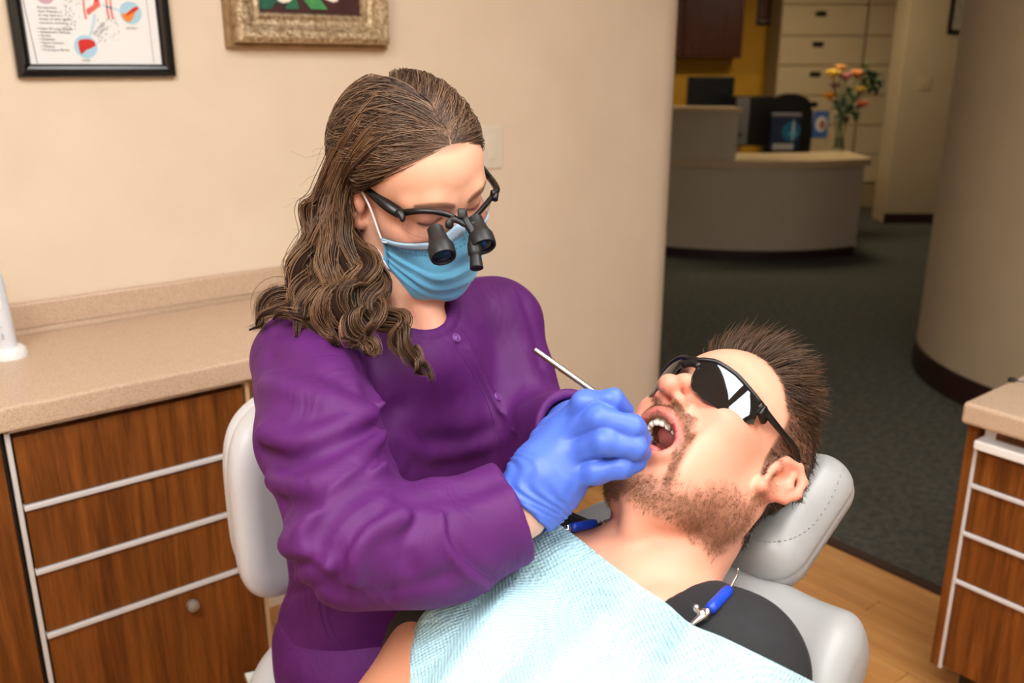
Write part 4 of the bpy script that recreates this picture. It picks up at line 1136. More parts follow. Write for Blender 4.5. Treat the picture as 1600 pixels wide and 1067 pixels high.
_v = SCRUB.coords(); SCRUB.base(SCRUB.ramp(SCRUB.noise(_v, 30, 3), [(.3, srgb(78, 21, 90)), (.7, srgb(86, 26, 98))])); SCRUB.bump(SCRUB.noise(SCRUB.coords((1, 1, .45), rot=(.5, .3, .2)), 16, 3, .5, 1.2), .45, .012)
SCRUB = SCRUB.m
V, Q = surf(jacket, A(.18, .52, .52), A(.90, 1.30, 1.20), .0030, lip=1.8)
JK = mesh('scrub_jacket', V, Q, SCRUB, WPM)
def trousers(P):
    d = whips(P, .006)
    return d + .002 * np.sin(P @ np.array([40, 26, 30], np.float32)) * np.sin(P @ np.array([-18, 33, 21], np.float32))
V, Q = surf(trousers, A(.2, .5, .06), A(.82, 1.28, .72), .006)
mesh('scrub_trousers', V, Q, SCRUB, WPM)
SNAP = flat('purple_snap', srgb(112, 58, 130), .35)
for (px, py) in ((713, 528), (777, 620), (800, 722)):
    W, ok = pix(jacket, [(px, py)], .5); p = W[0]; n = grad(jacket, W.astype(np.float32), .002)[0]
    V, Fc = lathe_geo([(.0062, -.001), (.0064, .0012), (.0052, .0022), (.0045, .0016), (.0030, .0013), (.0024, .0020), (.0, .0021)], p, n, 20, False); mesh('snap_button', V, Fc, SNAP, JK)
# stitched seam lines lying on the cloth
THREAD = flat('purple_thread', srgb(74, 26, 90), .7)
for pts in ([(718, 548), (742, 590), (766, 640), (780, 700)], [(700, 800), (707, 845), (736, 884), (768, 906)], [(524, 522), (545, 512), (566, 508)], [(508, 935), (512, 965), (526, 1000), (540, 1020)], [(498, 940), (503, 970), (517, 1005), (530, 1024)]):
    c = catmull(pts, 40); W, ok = pix(jacket, [tuple(p) for p in c], .5, .0004)
    V, Fc = tube_geo(W[ok], .0006, 5); mesh('stitch_line', V, Fc, THREAD, JK)

# ------------------------------------------------------------------ gloves
def hp(px, py, d): return at(px, py, d)
FING = {  # joints from knuckle to tip
    'index': ([hp(886, 664, .893), hp(912, 629, .872), hp(957, 625, .862), hp(975, 640, .874)], [.0135, .0118, .0108, .0095]),
    'middle': ([hp(884, 684, .884), hp(936, 654, .852), hp(988, 668, .848), hp(1001, 686, .862)], [.0145, .0130, .0118, .0105]),
    'ring': ([hp(884, 712, .880), hp(944, 690, .846), hp(992, 699, .846), hp(1001, 708, .858)], [.0145, .0128, .0115, .0102]),
    'pinky': ([hp(880, 742, .884), hp(930, 737, .858), hp(972, 730, .852), hp(996, 722, .858)], [.0135, .0118, .0104, .0090]),
    'thumb': ([hp(838, 742, .915), hp(852, 690, .930), hp(905, 650, .925), hp(962, 648, .905)], [.018, .0155, .0125, .0105])}
def glove_r(P):
    palm = chain(P, [WR_W + A(.012, 0, 0.004), hp(858, 742, .888), hp(884, 708, .888)], [.029, .034, .026], .02)
    palm = smin(palm, cap(P, hp(838, 762, .89), hp(884, 672, .897), .024, .018), .02)
    palm = smin(palm, cap(P, hp(852, 780, .892), hp(884, 738, .888), .023, .019), .02)
    d = palm
    dn = 1e9
    fs = []
    for k, (pts, rs) in FING.items():
        fs.append(chain(P, pts, rs, .006))
    df = fs[0]
    for e in fs[1:]: df = smin(df, e, .002)
    d = smin(d, df, .010)
    # cuff of the glove: a loose band ending in a rolled bead
    ax = unit(hp(858, 742, .888) - WR_W).astype(np.float32)
    s = (P - WR_W.astype(np.float32)) @ ax
    r = np.linalg.norm((P - WR_W.astype(np.float32)) - s[:, None] * ax, axis=1)
    cuff = smax(r - (.0345 - .05 * np.clip(s, 0, .06)), np.abs(s - .028) - .020, .003)
    d = smin(d, cuff, .012)
    bead = np.sqrt((r - .0342) ** 2 + (s - .010) ** 2) - .0022
    d = smin(d, bead, .003)
    # wrinkles across the wrist and heel of the hand
    wr = np.exp(-((s - .026) / .018) ** 2)
    d = d + .0011 * wr * np.sin(s * 620 + 6 * np.sin(P @ np.array([60, 40, 90], np.float32)))
    d = d + .0005 * np.sin(P @ np.array([210, 120, -160], np.float32)) * np.sin(P @ np.array([-120, 190, 90], np.float32))
    hole = cap(P, WR_W - ax * .06, WR_W + ax * .018, .0318, .0312)
    return smax(d, -hole, .002)
NITRILE = MatB('blue_nitrile'); NITRILE.set(Roughness=.42, Specular_IOR_Level=.4, Base_Color=srgb(76, 110, 210)); NITRILE.bump(NITRILE.noise(NITRILE.coords(), 900, 2), .12, .0003); NITRILE = NITRILE.m
V, Q = surf(glove_r, A(.42, .50, .92), A(.70, .74, 1.16), .0017)
mesh('glove', V, Q, NITRILE, WPM)['label'] = 'blue nitrile glove gripping the mirror handle'
def glove_l(P):
    w = WL_W; a = hp(880, 690, .985)
    d = chain(P, [w - unit(WL_W - WL_E) * .02, w, a], [.031, .028, .034], .02)
    for (x, y, dd), (x2, y2, d2) in (((915, 668, .965), (945, 690, .945)), ((920, 690, .96), (950, 706, .94)), ((918, 712, .96), (946, 722, .94)), ((910, 730, .962), (936, 738, .945))):
        d = smin(d, chain(P, [a, hp(x, y, dd), hp(x2, y2, d2)], [.016, .012, .0095], .006), .008)
    d = smin(d, chain(P, [hp(862, 705, .99), hp(850, 690, .955), hp(868, 700, .935)], [.017, .013, .011], .006), .01)
    return d
V, Q = surf(glove_l, A(.5, .55, .93), A(.80, .92, 1.2), .0025)
mesh('glove', V, Q, NITRILE, WPM)['label'] = 'blue nitrile glove half hidden behind the other hand'

# ------------------------------------------------------------------ dental mirror in the gloved hand
ma, mb = at(835, 546, .925), at(1012, 672, .885)
mr = empty('dental_mirror', at(915, 606, .907), 'steel dental mirror held by the gloved hand in the open mouth', 'dental tool')
dv = unit(mb - ma); L_ = np.linalg.norm(mb - ma)
prof = [(.0022, 0), (.0030, .001), (.0031, .012)] + [(.0031 + (.0003 if i % 2 else -.0002), .014 + .003 * i) for i in range(8)] + [(.0030, .045), (.0030, L_ * .68), (.0022, L_ * .74), (.0012, L_ * .8), (.0011, L_)]
lathe('handle', prof, ma, dv, M['steel'], mr, 14)
mc = fromM((.005, .071, MZ - .003)); tube('neck', catmull([mb - dv * .004, mb + (mc - mb) * .45 + A(0, 0, -.002), mc], 10), .0011, M['chrome'], mr, 8)
mn = unit(-FW * .35 + UP * .9 + RT * .15)
lathe('mirror_disc', [(.0, -.001), (.0095, -.001), (.0102, .0), (.0102, .0014), (.0092, .0016), (.0, .0014)], mc, mn, M['chrome'], mr, 28)
# ------------------------------------------------------------------ sunglasses on the man
def shell_grid(S, th, nrm=None):
    """closed thin sheet from a (n,m,3) grid"""
    n, m, _ = S.shape
    gu = np.gradient(S, axis=0); gv = np.gradient(S, axis=1); N = unit(np.cross(gu, gv))
    V = np.vstack([(S + N * th / 2).reshape(-1, 3), (S - N * th / 2).reshape(-1, 3)]); o = n * m
    I = np.arange(n * m).reshape(n, m)
    q = np.stack([I[:-1, :-1], I[1:, :-1], I[1:, 1:], I[:-1, 1:]], -1).reshape(-1, 4)
    Fc = [tuple(f) for f in q] + [tuple(f[::-1] + o) for f in q]
    rim = list(I[:, 0]) + list(I[-1, 1:]) + list(I[:-1, -1][::-1]) + list(I[0, 1:-1][::-1])
    for i in range(len(rim)):
        a, b = int(rim[i]), int(rim[(i + 1) % len(rim)]); Fc.append((a, a + o, b + o, b)[::-1])
    return V, [tuple(int(k) for k in f) for f in Fc]
def wrap_y(x): return .1135 - 8.2 * x * x - 60 * x ** 4 * 8
def lens_grid(sgn, x0, x1, ztop, hgt, n=22, m=12, yoff=0.0, tilt=.12):
    S = np.zeros((n, m, 3))
    for i in range(n):
        u = i / (n - 1)
        for j in range(m):
            v = j / (m - 1); h = np.interp(u, *hgt); zt = np.interp(u, *ztop)
            x = x0 + (x1 - x0) * u
            S[i, j] = (sgn * x, wrap_y(x) + yoff - tilt * h * v - .004 * v * v, zt - h * v)
    return S
sg = empty('sunglasses', fromM((0, .108, .02)), 'black wraparound sunglasses with mirrored lenses on the lying man', 'sunglasses')
MIR = MatB('grey_mirror_lens'); MIR.set(Base_Color=(.075, .085, .10, 1), Metallic=1.0, Roughness=.035); MIR = MIR.m
us = np.linspace(0, 1, 9)
ztop = ([0, .25, .6, 1], [.0275, .0315, .0300, .0235]); hgt = ([0, .12, .35, .65, .88, 1], [.024, .037, .0445, .042, .032, .022])
for s in (1, -1):
    V, Fc = shell_grid(lens_grid(s, .0085, .068, ztop, hgt), .0022)
    autosmooth(fix_normals(mesh('lens', fromM(V), Fc, MIR, sg)), 40)
top = []
for x in np.linspace(-.068, .068, 41):
    u = (abs(x) - .0085) / .0595; zt = np.interp(max(u, 0), *ztop)
    if u < 0: zt = .0262
    top.append((x, wrap_y(abs(x)) + .001, zt + .0008))
tube('brow_frame', fromM(np.array(top)), .0026, M['black'], sg, 8)
tube('bridge', fromM(np.array([(x, wrap_y(abs(x)) - .001, .0225 - 30 * x * x) for x in np.linspace(-.011, .011, 9)])), .0042, M['black'], sg, 8)
for s in (1, -1):
    pts = catmull([(s * .066, .068, .0235), (s * .0725, .052, .0235), (s * .0785, .025, .0285), (s * .0820, .004, .0335), (s * .0830, -.012, .032), (s * .082, -.024, .018)], 24)
    V, Fc = tube_geo(fromM(pts), np.interp(np.linspace(0, 1, 24), [0, .15, .5, 1], [.0055, .0048, .0036, .0034]), 8, sx=.6); mesh('temple_arm', V, Fc, M['black'], sg)
    V, Fc = box_geo((-.003, -.008, -.007), (.003, .008, .007), .002); 
    mesh('hinge', fromM(V + A(s * .0705, .058, .019)), Fc, M['black'], sg)

# ------------------------------------------------------------------ mask on the woman
def face_w(P): return smin(head_sdf(P, False, 0.0, (False, False)), ell(np.asarray(P, np.float32), (0, .085, -.06), (.03, .02, .03)), .03)
nu, nv = 41, 33
mk = empty('surgical_mask', fromW((0, .1, -.05)), 'pleated light blue surgical mask over the woman\'s nose and mouth', 'mask')
c0 = A(0, .025, -.05)
uu = np.linspace(-1, 1, nu); vv = np.linspace(0, 1, nv)
D = np.zeros((nu, nv, 3)); 
for i, u in enumerate(uu):
    k = 1 - abs(u) ** 2.2
    e0 = math.radians(18 + 8 * k + (14 * max(0, 1 - abs(u) * 3))); e1 = math.radians(-10 - 43 * k)
    a = u * math.radians(76)
    for j, v in enumerate(vv):
        e = e0 + (e1 - e0) * v; D[i, j] = (math.sin(a) * math.cos(e), math.cos(a) * math.cos(e), math.sin(e))
t, ok = trace(face_w, c0 + D.reshape(-1, 3) * .22, -D.reshape(-1, 3), 0, .25)
r = (.22 - t).reshape(nu, nv)
def blur(a, n):
    for _ in range(n):
        p = np.pad(a, 1, mode='edge'); a = (p[:-2, 1:-1] + p[2:, 1:-1] + p[1:-1, :-2] + p[1:-1, 2:] + p[1:-1, 1:-1] * 2) / 6
    return a
rr = r.copy()
for _ in range(14): rr = np.maximum(blur(rr, 2), r)
rr = blur(rr, 2) + .0035
edge = (1 - np.abs(uu)[:, None] ** 4)
pl = np.zeros((nu, nv))
for cpl in (.44, .60, .76):
    x = vv[None, :] - cpl - .05 * (uu[:, None] ** 2) * (1 if cpl > .5 else -1)
    pl += np.where(x > 0, np.exp(-x / .07), np.exp(x / .012)) * .0042
pl += .0012 * np.sin(uu[:, None] * 9 + vv[None] * 7) * np.sin(vv[None] * 11)
S = c0 + D * (rr + pl * edge)[..., None]
S = fromW(S.reshape(-1, 3)).reshape(nu, nv, 3)
MASK = MatB('blue_nonwoven'); MASK.set(Base_Color=srgb(112, 198, 242), Roughness=.7, Sheen_Weight=.2); MASK.bump(MASK.noise(MASK.coords(), 1400, 2), .3, .0004); MASK = MASK.m
V, Fc = shell_grid(S, .0012); fix_normals(mesh('cover', V, Fc, MASK, mk))
PALE = flat('pale_blue_edge', srgb(176, 208, 232), .7)
V, Fc = shell_grid(S[:, 0:4] + unit(S[:, 0:4] - fromW(c0)) * .0012, .0008); fix_normals(mesh('top_band', V, Fc, PALE, mk))
WHT = flat('white_elastic', srgb(236, 236, 240), .7)
SEAM = flat('blue_stitch', srgb(84, 140, 176), .7)
for j0 in (4, 5.2):
    c = np.array([S[i, int(j0)] + (S[i, int(j0) + 1] - S[i, int(j0)]) * (j0 % 1) for i in range(2, nu - 2)]) + unit(S[2:-2, 4] - fromW(c0)) * .0012
    cc = catmull(c, 100); 
    V, Fc = join([tube_geo(cc[k:k + 2], .0006, 4) for k in range(0, 98, 2)]); o = mesh('stitching', V, Fc, SEAM, mk); o['kind'] = 'stuff'
for s, i in ((1, nu - 3), (-1, 2)):
    c = np.array([S[i, j] for j in range(1, nv - 1)]); c = c + unit(c - fromW(c0)) * .001
    V, Fc = join([tube_geo([c[j], S[i + (1 if s > 0 else -1), j + 1] + unit(c[j] - fromW(c0)) * .001], .0007, 4) for j in range(0, len(c), 2)]); o = mesh('edge_stitching', V, Fc, SEAM, mk); o['kind'] = 'stuff'
    e = nu - 1 if s > 0 else 0
    a, b = S[e, 1] , S[e, -2]
    loop = [S[i, 2] + unit(S[i, 2] - fromW(c0)) * .0015, a, fromW((s * .073, .022, .004)), fromW((s * .0775, .006, .026)), fromW((s * .0765, -.012, .036)), fromW((s * .0785, -.034, .018)), fromW((s * .079, -.028, -.010)), fromW((s * .0765, -.010, -.034)), fromW((s * .068, .012, -.042)), b, S[i, -3] + unit(S[i, -3] - fromW(c0)) * .0015]
    V, Fc = tube_geo(catmull(loop, 60), .0014, 6); mesh('ear_loop', V, Fc, WHT, mk)

# ------------------------------------------------------------------ loupes on the woman
lp = empty('loupe_glasses', fromW((0, .11, .01)), 'black dental loupes with two barrels worn by the woman', 'glasses')
def lw(px, py, d): return at(px, py, d)
barR = catmull([lw(628, 333, 1.018), lw(650, 330, 1.004), lw(680, 331, 1.000), lw(706, 338, 1.004), lw(722, 349, 1.008), lw(731, 352, 1.010)], 26)
barL = catmull([lw(722, 349, 1.008), lw(740, 340, 1.018), lw(757, 322, 1.036), lw(770, 306, 1.056)], 18)
V, Fc = tube_geo(barR, np.interp(np.linspace(0, 1, 26), [0, .3, 1], [.0045, .0033, .0034]), 8); mesh('brow_bar', V, Fc, M['black'], lp)
V, Fc = tube_geo(barL, .0032, 8); mesh('brow_bar', V, Fc, M['black'], lp)
arm = catmull([lw(626, 334, 1.018), lw(608, 322, 1.022), lw(590, 307, 1.030), lw(574, 293, 1.038), lw(558, 284, 1.046), fromW((.080, -.02, .030))], 24)
V, Fc = tube_geo(arm, np.interp(np.linspace(0, 1, 24), [0, .2, .6, 1], [.0066, .0074, .0068, .0045]), 8, sx=.6); mesh('temple_arm', V, Fc, M['black'], lp)
arml = catmull([lw(770, 306, 1.056), lw(776, 296, 1.066), lw(770, 284, 1.085), lw(762, 274, 1.10), fromW((-.082, -.01, .032))], 20)
V, Fc = tube_geo(arml, .0042, 8); mesh('temple_arm', V, Fc, M['black'], lp)
V, Fc = tube_geo(catmull([lw(622, 331, 1.012), lw(628, 338, 1.008), lw(629, 346, 1.006)], 8), [.005, .0055, .005, .0045, .004, .0035, .003, .002], 8); mesh('hinge_block', V, Fc, M['black'], lp)
V, Fc = tube_geo(catmull([lw(768, 302, 1.052), lw(774, 303, 1.054), lw(773, 312, 1.05)], 6), .004, 8); mesh('hinge_block', V, Fc, M['black'], lp)
GL = MatB('clear_lens'); GL.set(Base_Color=(.97, .98, .99, 1), Roughness=.02, Transmission_Weight=1.0, IOR=1.08, Specular_IOR_Level=.6); GL = GL.m
def hang(bar, dn, fwd_, n=10):
    Sg = np.zeros((len(bar), n, 3)); m_ = len(bar)
    for i in range(m_):
        h = math.sin(math.pi * (.12 + .8 * i / (m_ - 1))) ** .6
        for j in range(n):
            v = j / (n - 1); Sg[i, j] = bar[i] - A(0, 0, 1) * (dn * h * v) + fwd_ * (v * h)
    return Sg
wz = RW[:, 2]; wy = RW[:, 1]
for bar, dn in ((barR[1:-2], .032), (barL[2:-1], .030)):
    V, Fc = shell_grid(hang(bar, dn, wy * -.010 - wz * .006), .0015); fix_normals(mesh('lens', V, Fc, GL, lp))
def barrel(a, b, r0, r1, nm='barrel'):
    axv = unit(b - a); L = np.linalg.norm(b - a)
    o = lathe(nm, [(r0 * .78, -.002), (r0, 0), (r0 * 1.02, L * .18), (r1 * .86, L * .55), (r1 * .93, L * .58), (r1, L * .66), (r1, L * .93), (r1 * .95, L), (r1 * .80, L), (r1 * .76, L * .93), (.0, L * .92)], a, axv, MATTE, lp, 30)
    V, Fc = lathe_geo([(r1 * .76, 0), (r1 * .5, .0018), (.0, .0028)], a + axv * L * .925, axv, 24, False); mesh('objective_lens', V, Fc, flat('coated_glass', srgb(20, 48, 62), .06), o)
MATTE = flat('matte_black', srgb(26, 26, 28), .5)
bax = unit(RT * .26 - UP * .80 - FW * .46)
a1 = lw(680, 358, .985); barrel(a1, a1 + bax * .040, .0092, .0148)
a2 = lw(742, 343, 1.012); barrel(a2, a2 + bax * .040, .0092, .0148)
# mount, arms and lamp
V, Fc = tube_geo(catmull([lw(724, 330, 1.006), lw(728, 345, 1.000), lw(738, 362, .996), lw(741, 378, .994)], 14), [.004] * 4 + [.005] * 6 + [.0045] * 4, 10); mesh('mount_arm', V, Fc, MATTE, lp)
V, Fc = tube_geo(catmull([lw(702, 350, .992), lw(706, 343, .998), lw(718, 346, 1.0), lw(730, 352, .998), lw(744, 348, 1.002)], 14), .0035, 8); mesh('cross_arm', V, Fc, MATTE, lp)
V, Fc = ellip_geo(lw(702, 350, .990), (.0055, .004, .006), None, 12, 8); mesh('tilt_knob', V, Fc, MATTE, lp)
V, Fc = box_geo((-.005, -.004, -.006), (.005, .004, .006), .002); mesh('clamp', V @ np.stack([RT, FW, UP], 0) + lw(722, 334, 1.0), Fc, MATTE, lp)
la = lw(741, 380, .995); ld = unit(RT * .10 - UP * .93 - FW * .35)
lathe('lamp_housing', [(.004, -.006), (.0078, 0), (.0082, .003), (.0082, .013), (.0070, .015), (.0060, .0165), (.0066, .018), (.0074, .028), (.0078, .031), (.0066, .0315), (.0, .030)], la, ld, MATTE, lp, 24)

# ------------------------------------------------------------------ dental chair
CH = empty('dental_chair', tb_(0, -.2, -.4) * A(1, 1, 0), 'grey vinyl dental chair with padded headrest under the lying man', 'chair')
HRC = fromM((0.0, -.122, .030)); HRR = RM
def headrest(P):
    L = toM(P); q = L - np.array([0.0, -.113, .036], np.float32)
    d = rbox(q, (0, 0, 0), (.088, .040, .092), np.eye(3), .040)
    d = smax(d, -(np.sqrt(q[:, 0] ** 2 + (q[:, 1] - .125) ** 2) - .093), .02)
    seam = np.abs(q[:, 1] + .004)
    return d + .0016 * np.exp(-(seam / .0022) ** 2)
V, Q = surf(headrest, fromM((0, -.13, .03)) - .2, fromM((0, -.13, .03)) + .2, .0026)
HR = mesh('headrest', V, Q, M['greyvinyl'], CH)
def chairback(P):
    L = ((P - NB.astype(np.float32)) @ RB.astype(np.float32))
    q = L - np.array([0, -.120, -.22], np.float32)
    q[:, 1] = q[:, 1] - 3.0 * np.maximum(np.abs(q[:, 0]) - .09, 0) ** 2 * sstep(.05, .25, q[:, 2]) + .04 * sstep(.2, -.1, q[:, 2])
    half = np.array([.250, .055, .36], np.float32)
    # shoulders of the pad taper toward the head
    w = .250 - .07 * sstep(.10, .36, q[:, 2])
    p2 = np.stack([np.abs(q[:, 0]) * (.250 / w), np.abs(q[:, 1]), np.abs(q[:, 2])], 1) - (half - .05)
    d = np.sqrt((np.maximum(p2, 0) ** 2).sum(-1)) + np.minimum(p2.max(-1), 0) - .05
    return d + .0016 * np.exp(-((q[:, 1] - .012) / .0025) ** 2)
V, Q = surf(chairback, tb_(0, -.18, -.28) - .5, tb_(0, -.18, -.28) + .5, .005)
mesh('backrest', V, Q, M['greyvinyl'], CH)
p0 = fromM((-.02, -.165, -.01)); tube('headrest_post', [p0, tb_(-.02, -.20, -.02)], .012, M['chrome'], CH, 12)
tube('headrest_post', [fromM((.05, -.165, -.01)), tb_(.05, -.20, -.02)], .012, M['chrome'], CH, 12)
V, Fc = box_geo((-.55, -.22, .34), (.32, .22, .44), .04, 3); mesh('seat', V + A(-.15, .55, 0), Fc, M['greyvinyl'], CH)
V, Fc = box_geo((-.16, -.13, .06), (.16, .13, .40), .02, 2); mesh('lift_column', V + A(-.1, .55, 0), Fc, M['white'], CH)
V, Fc = box_geo((-.45, -.25, .0), (.35, .25, .06), .02, 2); mesh('base_plate', V + A(-.1, .55, 0), Fc, M['white'], CH)
V, Fc = tube_geo([A(-.05, .55, .36), tb_(0, -.24, -.40)], .05, 12); mesh('tilt_bracket', V, Fc, M['white'], CH)
# stitching that follows the headrest seam
def seam_line(f, pts, name, parent, off=.0006):
    c = catmull(pts, 60); W, ok = pix(f, [tuple(p) for p in c], .5, off); W = W[ok]
    V, Fc = join([tube_geo(W[k:k + 2], .0007, 4) for k in range(0, len(W) - 1, 2)]); o = mesh(name, V, Fc, flat('grey_thread', srgb(158, 158, 157), .7), parent); o['kind'] = 'stuff'

seam_line(headrest, [(1172, 836), (1200, 846), (1240, 840), (1275, 815), (1303, 770), (1320, 720), (1326, 690)], 'seam_stitching', HR)
# ------------------------------------------------------------------ bib on the man's chest
def chest(P): return smin(shirt(P), neck_man(P) - .0, .02)
L_edge = [(868, 815), (800, 862), (745, 900), (690, 935), (655, 968), (640, 1020), (630, 1080), (622, 1160), (618, 1260)]
R_edge = [(1292, 1076), (1290, 1100), (1285, 1130), (1275, 1160), (1262, 1200), (1245, 1250), (1225, 1310), (1200, 1380), (1170, 1460)]
top_e = [(868, 815), (905, 842), (950, 878), (1000, 915), (1042, 943), (1080, 975), (1130, 996), (1200, 1030), (1292, 1076)]
nb_u, nb_v = 64, 56
Lc, Rc, Tc = catmull(L_edge, nb_v), catmull(R_edge, nb_v), catmull(top_e, nb_u)
Bc = Lc[-1] + (Rc[-1] - Lc[-1]) * np.linspace(0, 1, nb_u)[:, None]
G = np.zeros((nb_u, nb_v, 2))
for i in range(nb_u):
    u = i / (nb_u - 1)
    for j in range(nb_v):
        v = j / (nb_v - 1)
        G[i, j] = (1 - u) * Lc[j] + u * Rc[j] + (1 - v) * Tc[i] + v * Bc[i] - ((1 - u) * (1 - v) * Tc[0] + u * (1 - v) * Tc[-1] + (1 - u) * v * Bc[0] + u * v * Bc[-1])
flatg = G.reshape(-1, 2)
dr = np.array([ray(x, y) for x, y in flatg]); Ln = np.linalg.norm(dr, axis=1)
tt, ok = trace(chest, np.tile(CO, (len(dr), 1)), dr / Ln[:, None], .3, 1.6)
dep = (tt / Ln).reshape(nb_u, nb_v); okg = ok.reshape(nb_u, nb_v)
# rays that pass the body keep the depth of the nearest hit
med = np.median(dep[okg]); dep = np.where(okg, dep, np.nan)
for _ in range(80):
    if not np.isnan(dep).any(): break
    p = np.pad(dep, 1, mode='constant', constant_values=np.nan)
    nbv = np.nanmean(np.stack([p[:-2, 1:-1], p[2:, 1:-1], p[1:-1, :-2], p[1:-1, 2:]]), axis=0)
    dep = np.where(np.isnan(dep), nbv, dep)
d2 = dep.copy()
for _ in range(10): d2 = np.minimum(blur(d2, 2), dep)
d2 = blur(d2, 2) - .007
iu, jv = np.meshgrid(np.linspace(0, 1, nb_u), np.linspace(0, 1, nb_v), indexing='ij')
px_, py_ = G[..., 0], G[..., 1]
def fold_line(x0, y0, x1, y1):                 # signed distance in pixels from a crease of the folded paper
    n = A(y1 - y0, x0 - x1) / math.hypot(x1 - x0, y1 - y0); return (px_ - x0) * n[0] + (py_ - y0) * n[1]
f1 = fold_line(868, 815, 690, 1067)
f2 = fold_line(1000, 910, 830, 1067); f3 = fold_line(1080, 975, 1030, 1067)
d2 = d2 + .0 - .007 * np.clip(1 - np.abs(f2) / 34, 0, 1) - .005 * np.clip(1 - np.abs(f3) / 28, 0, 1) - .020 * np.clip(1 - np.abs(f1) / 70, 0, 1)
d2 += .0015 * np.sin(px_ * .021 + py_ * .016) * np.sin(py_ * .027 - px_ * .012)
d2 = np.minimum(d2 + .0007 * np.clip(-f1, 0, 70), np.where(okg, dep - .004, 9))
S = np.array([[at(G[i, j, 0], G[i, j, 1], d2[i, j]) for j in range(nb_v)] for i in range(nb_u)])
BIB = MatB('aqua_bib_paper'); BIB.set(Base_Color=srgb(172, 214, 226), Roughness=.6, Subsurface_Weight=0.0)
vc = BIB.coords((1, 1, 1), rot=(.3, .4, .6)); vt = BIB.n('ShaderNodeTexVoronoi', feature='F1'); vt.inputs['Scale'].default_value = 260; vt.inputs['Randomness'].default_value = .15
BIB.l(vc, vt.inputs['Vector']); BIB.bump(vt.outputs['Distance'], .8, .003); BIB = BIB.m
V, Fc = shell_grid(S, .0014)
bib = mesh('dental_bib', V, Fc, BIB); fix_normals(bib); setp(bib, 'light aqua paper bib spread over the lying man\'s chest', 'bib')
# clips and ball chain round the neck
bc = empty('bib_chain', tb_(0, .05, 0), 'silver ball chain with two blue clips holding the paper bib', 'bib clip')
BLUEP = flat('blue_sleeve', srgb(24, 66, 190), .3)
def clip(j0, j1, j2, spread):
    """j0 jaw tip on the paper, j1 jaw end / start of sleeve, j2 end of sleeve (world points)"""
    r = tube('clip_sleeve', [j1 + (j2 - j1) * t for t in np.linspace(-.02, 1, 8)], [.0045, .0052, .0052, .0052, .0052, .0052, .0052, .0045], BLUEP, bc, 14)
    side = unit(np.cross(j1 - j0, FW)); n = unit(np.cross(side, j1 - j0))
    for s in (-1, 1):
        V, Fc = tube_geo(catmull([j1, j1 + (j0 - j1) * .4 + n * s * .0022, j0 + n * s * .0008], 8), [.003, .0034, .0034, .003, .0028, .0024, .002, .0014], 8, sx=.6); mesh('clip_jaw', V, Fc, M['chrome'], r)
    V, Fc = tube_geo(catmull([j1 + (j0 - j1) * .30 + side * .002, j1 + (j0 - j1) * .42 + side * spread * .6, j1 + (j0 - j1) * .30 + side * spread], 8), [.0022, .0024, .0024, .0024, .0026, .0028, .003, .0016], 8); mesh('clip_lever', V, Fc, M['chrome'], r)
    V, Fc = lathe_geo([(.0034, -.0045), (.0034, .0045)], j1 + (j0 - j1) * .34, side, 12); mesh('clip_pivot', V, Fc, M['chrome'], r)
n1, ok1 = pix(chest, [(1078, 979), (1109, 952), (1139, 921)], .4, .009)
clip(n1[0], n1[1], n1[2], .011)
n2, ok2 = pix(chest, [(876, 829), (892, 825), (930, 817)], .5, .009)
clip(n2[0], n2[1], n2[2], -.009)
ch_pts = [(1141, 919), (1147, 908), (1152, 897), (1153, 889)]
c1, o1 = pix(chest, ch_pts, .4, .004); c2, o2 = pix(chest, [(932, 817), (948, 813), (966, 808)], .5, .004)
beads = []
for c in (c1, c2):
    L = np.linalg.norm(np.diff(c, axis=0), axis=1).sum(); n = max(6, int(L / .0034)); cc = catmull(c, n)
    for p in cc: beads.append(ellip_geo(p, (.0015, .0015, .0015), None, 8, 6))
V, Fc = join(beads); o = mesh('ball_chain', V, Fc, M['chrome'], bc); o['kind'] = 'stuff'

# ------------------------------------------------------------------ operator stool
st = empty('operator_stool', (.56, 1.08, 0), 'pale grey vinyl stool with backrest that the woman sits on', 'stool')
def stool_back(P):
    q = P - np.array([.605, 1.235, .775], np.float32)
    q[:, 1] = q[:, 1] + 1.3 * q[:, 0] ** 2 - .10 * q[:, 2] * 0
    k = np.sqrt(np.sqrt((q[:, 0] / .20) ** 4 + (q[:, 2] / .17) ** 4) ** 1.0)
    pl_ = (k - 1) * .17
    a_ = np.stack([pl_ + .036, np.abs(q[:, 1]) - .002], 1); d = np.sqrt((np.maximum(a_, 0) ** 2).sum(1)) + np.minimum(a_.max(1), 0) - .036
    b_ = np.stack([pl_ + .03, np.abs(q[:, 1] - .05) - .004], 1); back = np.sqrt((np.maximum(b_, 0) ** 2).sum(1)) + np.minimum(b_.max(1), 0) - .018
    return np.minimum(d, back)
V, Q = surf(stool_back, A(.36, 1.08, .56), A(.88, 1.34, 1.00), .004)
mesh('backrest', V, Q, M['whitevinyl'], st)
def stool_seat(P):
    q = P - np.array([.575, 1.07, .485], np.float32)
    r = np.sqrt((q[:, 0] / 1.0) ** 2 + (q[:, 1] / .95) ** 2)
    a = np.stack([r - (.205 - .04), np.abs(q[:, 2]) - (.045 - .04)], 1)
    return np.sqrt((np.maximum(a, 0) ** 2).sum(1)) + np.minimum(a.max(1), 0) - .04
V, Q = surf(stool_seat, A(.32, .82, .40), A(.82, 1.32, .56), .005)
mesh('seat', V, Q, M['whitevinyl'], st)
tube('back_post', catmull([A(.60, 1.30, .80), A(.60, 1.33, .60), A(.58, 1.26, .44), A(.575, 1.1, .432)], 16), .014, M['white'], st, 12)
